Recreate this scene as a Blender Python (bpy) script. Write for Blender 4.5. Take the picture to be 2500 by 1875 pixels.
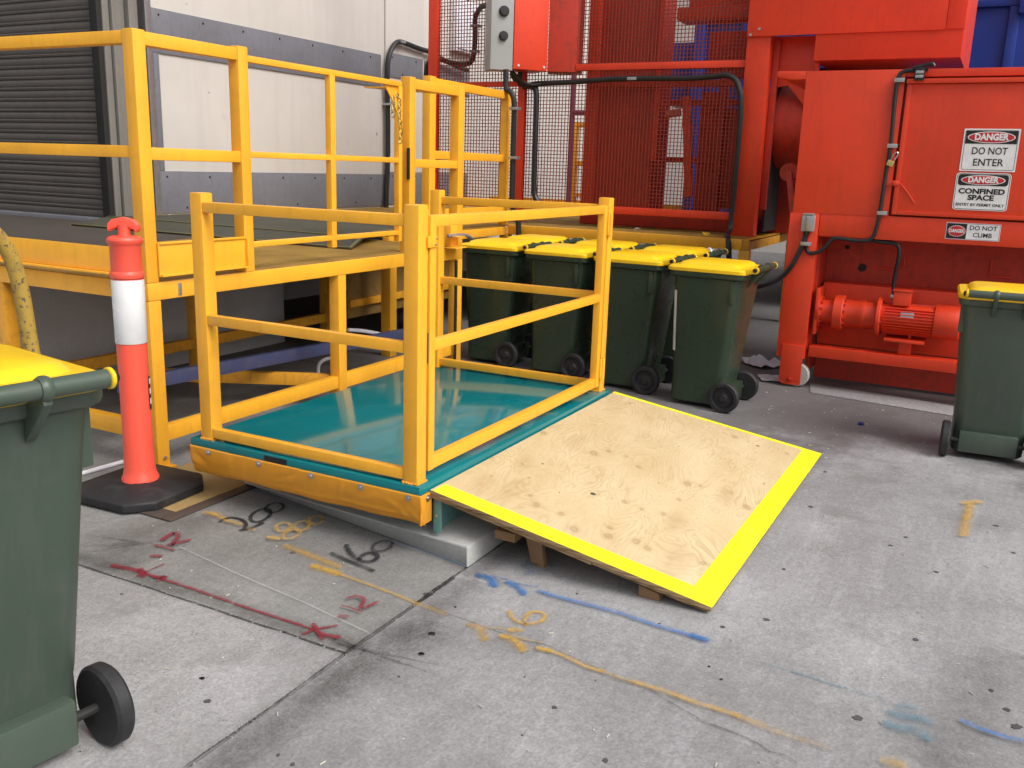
import bpy, bmesh, math, random
from mathutils import Vector, Matrix
random.seed(7)
C = bpy.context.scene.collection
S = bpy.context.scene
for o in list(bpy.data.objects): bpy.data.objects.remove(o)

# ------------------------------------------------------------------ camera
YAW, PITCH, ROLL = 0.4781, -0.2326, 0.0318
fw = Vector((math.cos(PITCH)*math.cos(YAW), math.cos(PITCH)*math.sin(YAW), math.sin(PITCH)))
rt = Vector((math.sin(YAW), -math.cos(YAW), 0)); up = rt.cross(fw)
c_, s_ = math.cos(ROLL), math.sin(ROLL)
R_ = c_*rt + s_*up; U_ = -s_*rt + c_*up
cam = bpy.data.cameras.new('camera'); cam_o = bpy.data.objects.new('camera', cam); C.objects.link(cam_o)
cam.sensor_width = 36; cam.lens = 36*2226.3/2500; cam.clip_start = .05; cam.clip_end = 400
cam_o.matrix_world = Matrix(((R_.x, U_.x, -fw.x, -2.7551), (R_.y, U_.y, -fw.y, -1.8217), (R_.z, U_.z, -fw.z, 1.4947), (0, 0, 0, 1)))
S.camera = cam_o

# ------------------------------------------------------------------ sky and sun
SUN_EL, SUN_AZ = math.radians(48), math.radians(258)     # azimuth of the sun, counted from +X towards +Y
w = bpy.data.worlds.new('World'); S.world = w; w.use_nodes = True
nt = w.node_tree; nt.nodes.clear()
sky = nt.nodes.new('ShaderNodeTexSky'); sky.sky_type = 'NISHITA'; sky.sun_disc = False
sky.sun_elevation = SUN_EL; sky.sun_rotation = math.pi/2 - SUN_AZ
sky.air_density = 1.0; sky.dust_density = 6.0; sky.ozone_density = 1.0
hsv = nt.nodes.new('ShaderNodeHueSaturation'); hsv.inputs['Saturation'].default_value = .30   # thin overcast
bg = nt.nodes.new('ShaderNodeBackground'); bg.inputs['Strength'].default_value = .14
wo = nt.nodes.new('ShaderNodeOutputWorld')
nt.links.new(sky.outputs[0], hsv.inputs['Color']); nt.links.new(hsv.outputs[0], bg.inputs[0]); nt.links.new(bg.outputs[0], wo.inputs[0])
sun = bpy.data.lights.new('sun', 'SUN'); sun.energy = 1.0; sun.angle = math.radians(28); sun.color = (1, .97, .93)
sun_o = bpy.data.objects.new('sun', sun); C.objects.link(sun_o)
sd = Vector((math.cos(SUN_EL)*math.cos(SUN_AZ), math.cos(SUN_EL)*math.sin(SUN_AZ), math.sin(SUN_EL)))
sun_o.rotation_euler = (sd).to_track_quat('Z', 'Y').to_euler(); sun_o.location = (-6, -8, 12)
S.view_settings.view_transform = 'Standard'; S.view_settings.look = 'None'; S.view_settings.gamma = 1
S.view_settings.use_curve_mapping = False; S.view_settings.exposure = 0.33
S.render.engine = 'CYCLES'

# ------------------------------------------------------------------ mesh helpers
def root_loc(p):
    v = Vector((0, 0, 0))
    while p is not None: v += p.location; p = p.parent
    return v
class MB:
    def __init__(self): self.bm = bmesh.new(); self.uvl = None
    def face(self, pts):
        vs = [self.bm.verts.new(p) for p in pts]
        return self.bm.faces.new(vs)
    def hexa(self, p):      # 8 points: bottom ring then top ring
        v = [self.bm.verts.new(q) for q in p]
        for f in ((3, 2, 1, 0), (4, 5, 6, 7), (0, 1, 5, 4), (1, 2, 6, 5), (2, 3, 7, 6), (3, 0, 4, 7)):
            self.bm.faces.new([v[i] for i in f])
        return self
    def box(self, x0, x1, y0, y1, z0, z1):
        x0, x1 = min(x0, x1), max(x0, x1); y0, y1 = min(y0, y1), max(y0, y1); z0, z1 = min(z0, z1), max(z0, z1)
        return self.hexa([(x0, y0, z0), (x1, y0, z0), (x1, y1, z0), (x0, y1, z0), (x0, y0, z1), (x1, y0, z1), (x1, y1, z1), (x0, y1, z1)])
    def bar(self, p0, p1, wd, ht, upv=(0, 0, 1)):
        p0, p1 = Vector(p0), Vector(p1); d = (p1-p0).normalized(); s = d.cross(Vector(upv)).normalized(); u = s.cross(d)
        q = []
        for p in (p0, p1):
            for a, b in ((-1, -1), (1, -1), (1, 1), (-1, 1)): q.append(p + s*(a*wd/2) + u*(b*ht/2))
        return self.hexa([tuple(v) for v in q])
    def prism(self, pts, z0, z1):
        n = len(pts); a = [self.bm.verts.new((x, y, z0)) for x, y in pts]; b = [self.bm.verts.new((x, y, z1)) for x, y in pts]
        self.bm.faces.new(a[::-1]); self.bm.faces.new(b)
        for i in range(n): j = (i+1) % n; self.bm.faces.new((a[i], a[j], b[j], b[i]))
        return self
    def extrude(self, pts3, vec):
        v = Vector(vec); n = len(pts3); a = [self.bm.verts.new(p) for p in pts3]; b = [self.bm.verts.new(Vector(p)+v) for p in pts3]
        self.bm.faces.new(a[::-1]); self.bm.faces.new(b)
        for i in range(n): j = (i+1) % n; self.bm.faces.new((a[i], a[j], b[j], b[i]))
        return self
    def loft(self, rings, cap=True):
        vr = [[self.bm.verts.new(p) for p in r] for r in rings]
        for r0, r1 in zip(vr, vr[1:]):
            n = len(r0)
            for i in range(n): j = (i+1) % n; self.bm.faces.new((r0[i], r0[j], r1[j], r1[i]))
        if cap: self.bm.faces.new(vr[0][::-1]); self.bm.faces.new(vr[-1])
        return self
    def lathe(self, prof, org=(0, 0, 0), axis=(0, 0, 1), seg=24, cap=True):   # prof: (radius, height)
        a = Vector(axis).normalized(); h = Vector((1, 0, 0)) if abs(a.x) < .9 else Vector((0, 1, 0))
        s = a.cross(h).normalized(); t = a.cross(s); o = Vector(org)
        rings = [[tuple(o + a*z + (s*math.cos(2*math.pi*i/seg) + t*math.sin(2*math.pi*i/seg))*max(r, 1e-4)) for i in range(seg)] for r, z in prof]
        return self.loft(rings, cap)
    def cyl(self, p0, p1, r0, r1=None, seg=16):
        p0, p1 = Vector(p0), Vector(p1); r1 = r0 if r1 is None else r1
        return self.lathe([(r0, 0), (r1, (p1-p0).length)], p0, p1-p0, seg)
    def tube(self, pts, r, seg=10, sub=5):
        P = smooth_path(pts, sub); rings = []; prev = None
        for i, p in enumerate(P):
            d = (P[min(i+1, len(P)-1)] - P[max(i-1, 0)]).normalized()
            if prev is None: s = d.cross(Vector((.31, .52, .79))).normalized()
            else: s = (prev - d*prev.dot(d)).normalized()
            prev = s; t = d.cross(s)
            rr = r(i/(len(P)-1)) if callable(r) else r
            rings.append([tuple(p + (s*math.cos(2*math.pi*k/seg) + t*math.sin(2*math.pi*k/seg))*rr) for k in range(seg)])
        return self.loft(rings)
    def build(self, name, m, parent=None, bevel=0, seg=2, ang=35, label=None, stuff=False, local=False, smooth=True):
        bm = self.bm
        bmesh.ops.recalc_face_normals(bm, faces=bm.faces)
        if bevel:
            es = [e for e in bm.edges if len(e.link_faces) == 2 and e.calc_face_angle(0) > math.radians(ang)]
            bmesh.ops.bevel(bm, geom=es, offset=bevel, segments=seg, profile=.6, affect='EDGES', clamp_overlap=True)
        if parent is not None and not local:
            bmesh.ops.translate(bm, verts=bm.verts, vec=-root_loc(parent))
        me = bpy.data.meshes.new(name); bm.to_mesh(me); bm.free()
        if smooth:
            me.shade_smooth(); me.set_sharp_from_angle(angle=math.radians(32))
        me.materials.append(m)
        return link(name, me, parent, label, stuff)
def link(name, me, parent=None, label=None, stuff=False):
    o = bpy.data.objects.new(name, me); C.objects.link(o); o.parent = parent
    if label: o['label'] = label
    if stuff: o['kind'] = 'stuff'
    return o
def smooth_path(pts, sub=5):
    P = [Vector(p) for p in pts]
    if len(P) < 3 or sub < 2: return P
    out = []
    for i in range(len(P)-1):
        a, b, c, d = P[max(i-1, 0)], P[i], P[i+1], P[min(i+2, len(P)-1)]
        for k in range(sub):
            t = k/sub
            out.append(.5*((2*b) + (c-a)*t + (2*a-5*b+4*c-d)*t*t + (3*b-a-3*c+d)*t**3))
    out.append(P[-1]); return out
def thing(name, label, cat, loc=(0, 0, 0), group=None):
    o = bpy.data.objects.new(name, None); C.objects.link(o); o.location = loc; o.empty_display_size = .1
    return tag(o, label, cat, group)
def tag(o, label, cat, group=None):
    o['label'] = label; o['category'] = cat
    if group: o['group'] = group
    return o
def struct(o): o['kind'] = 'structure'; return o
def box_part(name, m, parent, x0, x1, y0, y1, z0, z1, bevel=.004, **k):
    return MB().box(x0, x1, y0, y1, z0, z1).build(name, m, parent, bevel, **k)

# ------------------------------------------------------------------ materials
class NT:
    def __init__(self, name):
        self.m = bpy.data.materials.new(name); self.m.use_nodes = True
        self.t = self.m.node_tree; self.t.nodes.clear()
        self.out = self.n('ShaderNodeOutputMaterial'); self.b = self.n('ShaderNodeBsdfPrincipled')
        self.l(self.b.outputs[0], self.out.inputs[0])
    def n(self, t, **k):
        x = self.t.nodes.new(t)
        for a, v in k.items(): setattr(x, a, v)
        return x
    def l(self, a, b): self.t.links.new(a, b)
    def coord(self, kind='Object', scale=None, rnd=False):
        if kind == 'World': o = self.n('ShaderNodeNewGeometry').outputs['Position']
        else: o = self.n('ShaderNodeTexCoord').outputs[kind]
        if rnd:
            oi = self.n('ShaderNodeObjectInfo'); a = self.n('ShaderNodeVectorMath', operation='ADD'); mm = self.n('ShaderNodeMath', operation='MULTIPLY')
            self.l(oi.outputs['Random'], mm.inputs[0]); mm.inputs[1].default_value = 37.0
            self.l(o, a.inputs[0]); self.l(mm.outputs[0], a.inputs[1]); o = a.outputs[0]
        if scale is not None:
            mp = self.n('ShaderNodeMapping'); mp.inputs['Scale'].default_value = scale if hasattr(scale, '__len__') else (scale,)*3
            self.l(o, mp.inputs['Vector']); o = mp.outputs[0]
        return o
    def noise(self, vec, scale, detail=4, rough=.55, dist=0):
        x = self.n('ShaderNodeTexNoise'); x.inputs['Scale'].default_value = scale; x.inputs['Detail'].default_value = detail
        x.inputs['Roughness'].default_value = rough; x.inputs['Distortion'].default_value = dist; self.l(vec, x.inputs['Vector'])
        return x.outputs['Fac']
    def ramp(self, f, stops, interp='LINEAR'):
        x = self.n('ShaderNodeValToRGB'); x.color_ramp.interpolation = interp; e = x.color_ramp.elements
        while len(e) > 1: e.remove(e[-1])
        for i, (p, c) in enumerate(stops):
            el = e[0] if i == 0 else e.new(p)
            el.position = p; el.color = (c, c, c, 1) if not hasattr(c, '__len__') else (*c, 1)
        self.l(f, x.inputs[0]); return x.outputs[0]
    def mix(self, f, a, b, mode='MIX'):
        x = self.n('ShaderNodeMix', data_type='RGBA', blend_type=mode); x.clamp_factor = True
        for s, v in ((0, f), (6, a), (7, b)):
            if isinstance(v, (int, float)): x.inputs[s].default_value = v
            elif isinstance(v, tuple): x.inputs[s].default_value = (*v, 1)
            else: self.l(v, x.inputs[s])
        return x.outputs[2]
    def math(self, op, a, b=0.0, clamp=False):
        x = self.n('ShaderNodeMath', operation=op); x.use_clamp = clamp
        for i, v in enumerate((a, b)):
            if isinstance(v, (int, float)): x.inputs[i].default_value = v
            else: self.l(v, x.inputs[i])
        return x.outputs[0]
    def bump(self, h, strength=.2, dist=.002):
        x = self.n('ShaderNodeBump'); x.inputs['Strength'].default_value = strength; x.inputs['Distance'].default_value = dist
        self.l(h, x.inputs['Height']); self.l(x.outputs[0], self.b.inputs['Normal']); return x
    def set(self, **k):
        for a, v in k.items():
            s = self.b.inputs[a.replace('_', ' ')]
            if isinstance(v, (int, float)): s.default_value = v
            elif isinstance(v, tuple): s.default_value = (*v, 1)
            else: self.l(v, s)
        return self
def coat(name, col, rough=.45, dirt=(.12, .09, .06), dirt_amt=.35, chip=(.25, .22, .2), chip_at=.78, metal=0, bump=.12, var=.12, streak=False, spec=.5, rv=.3):
    """painted or plastic surface: slow tone drift, grime, small scuffs, slight orange-peel relief"""
    k = NT(name); v = k.coord('Object', rnd=True)
    n1 = k.noise(v, 1.7, 5); n2 = k.noise(v, 14, 6, .65)
    base = k.mix(k.ramp(n1, [(.3, 0), (.7, 1)]), tuple(c*(1-var) for c in col), tuple(min(1, c*(1+var*.6)) for c in col))
    if streak:
        sv = k.coord('Object', (9, 9, .7), rnd=True); n3 = k.noise(sv, 3, 5, .6)
        base = k.mix(k.math('MULTIPLY', k.ramp(n3, [(.52, 0), (.75, 1)]), dirt_amt*.8), base, dirt)
    gr = k.math('MULTIPLY', k.ramp(n2, [(.5, 0), (.8, 1)]), dirt_amt)
    base = k.mix(gr, base, dirt)
    n4 = k.noise(v, 55, 3, .7)
    base = k.mix(k.ramp(n4, [(chip_at-.015, 0), (chip_at+.015, 1)]), base, chip)
    k.set(Base_Color=base, Metallic=metal, Roughness=k.math('ADD', k.math('MULTIPLY', n2, rv), rough-rv*.5))
    k.b.inputs['Specular IOR Level'].default_value = spec
    k.bump(k.noise(v, 160, 3), bump, .0015)
    return k.m
def plain(name, col, rough=.5, metal=0, bump=0):
    k = NT(name); v = k.coord('Object', rnd=True); n = k.noise(v, 20, 4)
    k.set(Base_Color=k.mix(k.ramp(n, [(.3, 0), (.75, 1)]), tuple(c*.82 for c in col), col), Roughness=rough, Metallic=metal)
    if bump: k.bump(k.noise(v, 120, 4), bump, .002)
    return k.m
M = {}
M['yellow'] = coat('golden yellow enamel', (.93, .445, .030), .36, (.34, .17, .03), .22, (.30, .22, .15), .75, streak=True, var=.14)
M['yellow_dirty'] = coat('grimy golden yellow enamel', (.72, .33, .02), .5, (.16, .09, .03), .6, (.25, .2, .15), .72, streak=True)
M['red'] = coat('machine red enamel', (.76, .052, .014), .42, (.34, .035, .015), .24, (.62, .20, .14), .765, streak=True, var=.14)
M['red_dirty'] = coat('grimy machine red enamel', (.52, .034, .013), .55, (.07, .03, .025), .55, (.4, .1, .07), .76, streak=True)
M['blue'] = coat('container blue enamel', (.008, .04, .29), .5, (.03, .05, .12), .3, (.2, .25, .4), .77, streak=True)
M['blue_beam'] = coat('scuffed royal blue enamel', (.045, .055, .13), .55, (.12, .1, .1), .5, (.3, .28, .26), .72)
M['bin'] = coat('dark green bin plastic', (.031, .053, .031), .30, (.05, .055, .045), .25, (.10, .11, .09), .775, bump=.2, streak=True)
M['bin_scuffed'] = coat('faded dark green bin plastic with painted sky sheen', (.058, .084, .062), .42, (.10, .10, .09), .45, (.14, .14, .12), .77, bump=.25, streak=True)  # scuffed and faded; base colour also lightened to carry the sky's reflection
M['lid'] = coat('yellow bin lid plastic', (.88, .555, .008), .36, (.35, .25, .05), .22, (.5, .4, .12), .78, bump=.15)
M['rubber'] = coat('black rubber', (.016, .016, .018), .62, (.07, .066, .062), .5, (.05, .05, .05), .8, bump=.4)
M['hose'] = coat('black conduit', (.014, .014, .015), .42, (.05, .05, .05), .3, (.1, .1, .1), .8)
M['black'] = plain('black plastic', (.012, .012, .013), .4)
M['dark'] = plain('dark unlit steel', (.02, .019, .018), .7)
M['orange'] = coat('fluorescent orange plastic', (.92, .105, .062), .42, (.5, .12, .08), .25, (.7, .2, .15), .80, bump=.3)
M['band'] = coat('white reflective sheeting', (.72, .73, .74), .3, (.5, .5, .52), .3, (.5, .5, .5), .8)
M['teal'] = coat('teal enamel', (.003, .19, .215), .085, (.07, .22, .22), .22, (.30, .40, .40), .80, bump=.01, rv=.03, spec=.38)
M['deck_dark'] = coat('trodden dark deck', (.07, .06, .052), .85, (.13, .09, .05), .5, (.2, .15, .1), .76, bump=.4, spec=.15)
M['panel_brown'] = coat('grimy brown yellow plate', (.23, .135, .03), .7, (.08, .05, .02), .7, (.2, .15, .1), .74)
M['teal_dull'] = coat('weathered teal paint', (.12, .27, .25), .5, (.2, .25, .23), .4, (.3, .3, .28), .76)
M['galv'] = plain('galvanised steel', (.52, .53, .55), .38, .8)
M['steel'] = plain('zinc plated steel', (.62, .62, .63), .28, .95)
M['brass'] = plain('brass', (.80, .62, .22), .3, .9)
M['grey_box'] = coat('grey enclosure enamel', (.36, .375, .37), .4, (.25, .25, .24), .2, (.4, .4, .4), .8)
M['grey_dark'] = coat('slate grey bump rail paint', (.165, .166, .188), .55, (.10, .10, .11), .5, (.3, .3, .3), .78, streak=True)
M['white_box'] = plain('white plastic enclosure', (.82, .82, .88), .4)
M['door'] = coat('brown grey roller door enamel', (.11, .096, .084), .6, (.07, .06, .055), .4, (.16, .14, .13), .8, streak=True)
M['jamb'] = coat('stone grey flashing', (.21, .20, .18), .5, (.14, .13, .12), .4, (.4, .4, .38), .8, streak=True)
M['white'] = plain('white print', (.88, .88, .89), .4)
M['print_black'] = plain('black print', (.012, .012, .013), .45)
M['print_red'] = plain('red print', (.58, .025, .03), .45)
M['timber'] = coat('brown framing timber', (.27, .155, .075), .7, (.12, .07, .04), .5, (.3, .2, .1), .8, bump=.4)
M['rust'] = coat('rust brown angle iron', (.075, .055, .045), .7, (.04, .03, .025), .5, (.2, .18, .15), .74)
M['wheel_white'] = plain('pale nylon wheel', (.50, .49, .45), .5)
M['tarp'] = coat('yellow pvc skirt', (.78, .33, .02), .42, (.42, .2, .05), .3, (.5, .3, .1), .82, bump=.3)
M['tape'] = coat('fluorescent yellow line paint', (.93, .88, .018), .45, (.8, .75, .1), .2, (.7, .65, .2), .82)
M['paper'] = plain('crumpled white paper', (.70, .70, .76), .6)
M['cap_blue'] = plain('blue bottle cap', (.01, .02, .25), .35)
M['leaf'] = plain('leaf green', (.05, .10, .03), .6)
M['worn_hoop'] = coat('worn yellow over rust', (.40, .26, .04), .65, (.13, .085, .05), 1.0, (.10, .07, .045), .60, bump=.5)
M['mat'] = coat('worn grey green rubber sheet', (.075, .072, .055), .85, (.14, .11, .05), .6, (.15, .14, .07), .76, bump=.3, spec=.15)
def m_wall():
    k = NT('off white painted panel'); v = k.coord('World'); n = k.noise(v, .8, 6, .6); n2 = k.noise(v, 6, 6, .7)
    sv = k.coord('World', (7, 7, .5)); n3 = k.noise(sv, 1.5, 5, .6)
    base = k.mix(k.ramp(n, [(.3, 0), (.7, 1)]), (.545, .51, .47), (.64, .605, .56))
    base = k.mix(k.math('MULTIPLY', k.ramp(n3, [(.5, 0), (.8, 1)]), .22), base, (.38, .355, .345))
    base = k.mix(k.math('MULTIPLY', k.ramp(n2, [(.62, 0), (.75, 1)]), .35), base, (.40, .38, .37))
    vo = k.n('ShaderNodeTexVoronoi'); vo.inputs['Scale'].default_value = 2.2; k.l(v, vo.inputs['Vector'])
    base = k.mix(k.ramp(vo.outputs['Distance'], [(.035, .8), (.05, 0)]), base, (.22, .2, .19))
    k.set(Base_Color=base, Roughness=.6); k.bump(k.noise(v, 60, 4), .15, .002); return k.m
M['wall'] = m_wall()
M['wire'] = plain('dull oxide red wire', (.27, .045, .025), .55)
def m_plinth(name, a, b, pit=.0):
    k = NT(name); v = k.coord('World'); n = k.noise(v, 2.5, 8, .65); n2 = k.noise(v, 60, 5, .7)
    base = k.mix(k.ramp(n, [(.32, 0), (.68, 1)]), a, b)
    base = k.mix(k.math('MULTIPLY', k.ramp(n2, [(.45, 0), (.75, 1)]), .35), base, tuple(c*.6 for c in a))
    k.set(Base_Color=base, Roughness=.85); k.bump(n2, .3, .003); return k.m
M['plinth'] = m_plinth('smooth grey concrete', (.34, .345, .335), (.47, .475, .46))
M['foundation'] = m_plinth('old shaded concrete', (.50, .495, .50), (.64, .635, .64))
def m_ground(name, dark, light, pits, streak, warm, grime=True):
    k = NT(name); v = k.coord('World')
    n1 = k.noise(v, 1.05, 9, .68, .4); n2 = k.noise(v, 5.5, 8, .7); n3 = k.noise(v, 95, 5, .72)
    base = k.mix(k.ramp(n1, [(.34, 0), (.66, 1)]), dark, light)
    base = k.mix(k.math('MULTIPLY', k.ramp(n2, [(.42, 0), (.75, 1)]), .40), base, warm)
    sv = k.coord('World', (2.2, 13, 2)); n4 = k.noise(sv, .9, 7, .7, .6)
    base = k.mix(k.math('MULTIPLY', k.ramp(n4, [(.5, 0), (.7, 1)]), streak), base, tuple(min(1, c*1.28) for c in light))
    sv2 = k.coord('World', (11, 2.0, 2)); n5 = k.noise(sv2, 1.1, 7, .7, .8)
    base = k.mix(k.math('MULTIPLY', k.ramp(n5, [(.53, 0), (.72, 1)]), streak*.8), base, tuple(c*.62 for c in dark))
    # fine aggregate fleck
    base = k.mix(.5, base, k.ramp(n3, [(.28, .2), (.5, .5), (.75, .84)]), 'OVERLAY')
    base = k.mix(.32, base, k.ramp(k.noise(v, 33, 5, .7), [(.3, .25), (.5, .5), (.7, .75)]), 'OVERLAY')
    base = k.mix(.6, base, k.ramp(k.noise(v, .55, 5, .6, .5), [(.35, .36), (.5, .5), (.66, .66)]), 'OVERLAY')
    blot = k.ramp(k.noise(v, 2.7, 4, .55, .3), [(.60, 0), (.72, .38)])
    base = k.mix(blot, base, tuple(c*.62 for c in warm))
    n6 = k.noise(v, 38, 3, .6)
    base = k.mix(k.math('MULTIPLY', k.ramp(n6, [(.68, 0), (.74, 1)]), .25), base, tuple(c*.5 for c in dark))
    vo = k.n('ShaderNodeTexVoronoi'); vo.inputs['Scale'].default_value = 75; k.l(v, vo.inputs['Vector'])
    pm = k.math('MULTIPLY', k.ramp(vo.outputs['Distance'], [(.14, 1), (.25, 0)]), k.ramp(k.noise(v, 6, 4, .6), [(.45, 0), (.6, 1)]))
    pm = k.math('MULTIPLY', pm, pits*.7)
    base = k.mix(pm, base, (.05, .05, .05))
    if grime:      # oily, tracked-over dirt plus painted-in shade of the bins and the machine
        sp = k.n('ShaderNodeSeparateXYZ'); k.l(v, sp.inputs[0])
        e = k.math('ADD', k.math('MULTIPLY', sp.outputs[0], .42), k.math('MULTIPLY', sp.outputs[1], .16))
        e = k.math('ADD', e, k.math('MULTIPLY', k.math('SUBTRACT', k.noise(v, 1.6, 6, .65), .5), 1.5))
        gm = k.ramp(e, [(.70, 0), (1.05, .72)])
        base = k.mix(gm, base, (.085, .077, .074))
    k.set(Base_Color=base, Roughness=k.math('ADD', k.math('MULTIPLY', n2, .35), .55))
    hb = k.math('SUBTRACT', k.math('ADD', k.math('MULTIPLY', n3, .5), k.math('MULTIPLY', n2, .5)), k.math('MULTIPLY', pm, 1.0))
    k.bump(hb, .35, .004); return k.m
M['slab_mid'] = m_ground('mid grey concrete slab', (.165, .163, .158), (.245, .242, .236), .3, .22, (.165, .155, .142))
M['slab_left'] = m_ground('pitted concrete slab', (.235, .233, .232), (.335, .332, .335), .9, .12, (.225, .215, .205), False)
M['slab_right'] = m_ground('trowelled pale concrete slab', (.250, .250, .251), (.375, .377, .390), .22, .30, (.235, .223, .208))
M['ground_base'] = m_plinth('packed grit', (.06, .058, .055), (.12, .115, .11))
KNOTS = [(0.973, 0.375, 1.3), (1.066, 0.423, 0.9), (1.086, 0.51, 0.6), (1.03, 0.592, 0.9), (1.069, 0.817, 1.2), (1.104, 0.875, 0.7), (0.306, 0.315, 0.7), (0.253, 0.366, 1), (0.274, 0.474, 0.9), (0.205, 0.555, 1.4), (0.343, 0.66, 0.8), (0.275, 0.682, 1.3), (0.619, 0.638, 0.8), (0.622, 0.721, 0.6), (0.664, 0.801, 0.8), (0.331, 0.779, 1.1), (0.32, 0.83, 1.0), (1.085, 1.103, 1.3), (1.19, 1.15, 0.8), (0.396, 1.034, 0.9), (0.862, 0.828, 0.6), (0.056, 0.045, 0.7), (1.945, 0.895, 1.0), (1.991, 1.177, 0.9), (1.826, 0.308, 0.7), (0.959, 0.117, 1.0)]
BARK = (0.56, 0.508)
SMEAR = [(1.018, 0.271, 1.2), (0.561, 0.173, 0.9), (0.225, 0.131, 1.3), (0.249, 0.228, 1.3), (0.631, 0.866, 1.1), (0.351, 0.941, 1.6), (1.123, 1.001, 1.2)]
def m_ply():
    k = NT('pine plywood face'); uv = k.n('ShaderNodeTexCoord').outputs['UV']
    v = k.n('ShaderNodeMapping'); v.inputs['Scale'].default_value = (1, 2.6, 1); k.l(uv, v.inputs['Vector']); v = v.outputs[0]
    n = k.noise(v, 1.9, 3, .5, .9)
    wv = k.math('FRACT', k.math('MULTIPLY', n, 19))
    line = k.ramp(wv, [(0, 0), (.45, .12), (.86, .9), (.95, .75), (1, .05)])
    n2 = k.noise(v, 2.2, 5, .6); n3 = k.noise(uv, 60, 4, .6)
    base = k.mix(k.ramp(n2, [(.32, 0), (.7, 1)]), (.56, .435, .235), (.66, .54, .33))
    base = k.mix(k.math('MULTIPLY', line, k.ramp(k.noise(uv, 3, 3), [(.40, .15), (.65, .62)])), base, (.40, .27, .125))
    base = k.mix(k.math('MULTIPLY', k.ramp(n3, [(.45, 0), (.8, 1)]), .25), base, (.46, .33, .17))
    warp = k.n('ShaderNodeTexNoise'); warp.inputs['Scale'].default_value = 9; k.l(uv, warp.inputs['Vector'])
    wv2 = k.n('ShaderNodeVectorMath', operation='MULTIPLY_ADD'); k.l(warp.outputs['Color'], wv2.inputs[0]); wv2.inputs[1].default_value = (.035,)*3; k.l(uv, wv2.inputs[2])
    def spots(lst, rx, ry):
        cur = None
        for x, y, r in lst:
            mp = k.n('ShaderNodeMapping'); mp.vector_type = 'TEXTURE'; mp.inputs['Location'].default_value = (x+.0175, y+.0175, .0175); mp.inputs['Scale'].default_value = (rx*r, ry*r, 1); k.l(wv2.outputs[0], mp.inputs['Vector'])
            ln = k.n('ShaderNodeVectorMath', operation='LENGTH'); sx = k.n('ShaderNodeVectorMath', operation='MULTIPLY'); sx.inputs[1].default_value = (1, 1, 0); k.l(mp.outputs[0], sx.inputs[0]); k.l(sx.outputs[0], ln.inputs[0])
            cur = ln.outputs['Value'] if cur is None else k.math('MINIMUM', cur, ln.outputs['Value'])
        return cur
    sm = k.ramp(spots(SMEAR, .13, .055), [(0, .5), (.5, .32), (1, 0)])
    base = k.mix(k.math('MULTIPLY', sm, k.ramp(k.noise(uv, 22, 5, .7), [(.3, .3), (.65, 1)])), base, (.36, .205, .085))
    kd = k.math('MULTIPLY', spots(KNOTS, .026, .020), .5)
    base = k.mix(k.ramp(kd, [(0, .42), (.2, .36), (.28, .62), (.36, .2), (.6, .07), (1, 0)]), base, (.27, .14, .05))
    bk = k.math('MULTIPLY', spots([(*BARK, 1)], .028, .020), .5)
    base = k.mix(k.ramp(k.math('ADD', bk, k.math('MULTIPLY', k.noise(uv, 60, 4, .7), .5)), [(.5, .95), (.6, 0)]), base, (.05, .04, .035))
    tiny = k.ramp(k.noise(uv, 26, 2, .5), [(.735, 0), (.755, 1)])
    base = k.mix(tiny, base, (.08, .06, .045))
    k.set(Base_Color=base, Roughness=.6); k.bump(k.noise(v, 30, 4), .12, .002); return k.m
M['ply'] = m_ply()
def m_plyedge():
    k = NT('plywood edge plies'); v = k.coord('Object'); sp = k.n('ShaderNodeSeparateXYZ'); k.l(v, sp.inputs[0])
    n = k.noise(k.coord('Object', (3, 3, 120)), 1.2, 4)
    k.set(Base_Color=k.ramp(n, [(.35, (.10, .06, .03)), (.5, (.30, .19, .09)), (.65, (.45, .32, .17))]), Roughness=.8); return k.m
M['ply_edge'] = m_plyedge()
def m_tread():
    k = NT('grimy tread plate'); v = k.coord('World')
    n = k.noise(v, 2.5, 6, .6)
    base = k.mix(k.ramp(n, [(.35, 0), (.7, 1)]), (.19, .115, .032), (.38, .225, .05))
    sp = k.n('ShaderNodeSeparateXYZ'); k.l(v, sp.inputs[0])
    a = k.math('SINE', k.math('MULTIPLY', k.math('ADD', sp.outputs[0], sp.outputs[1]), 150)); b = k.math('SINE', k.math('MULTIPLY', k.math('SUBTRACT', sp.outputs[0], sp.outputs[1]), 150))
    h = k.math('MAXIMUM', k.math('MULTIPLY', a, b), 0)
    base = k.mix(k.math('MULTIPLY', h, .7), base, (.40, .25, .045))
    k.b.inputs['Specular IOR Level'].default_value = .15
    k.set(Base_Color=base, Roughness=.8); k.bump(h, .8, .003); return k.m
M['tread'] = m_tread()
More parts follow.
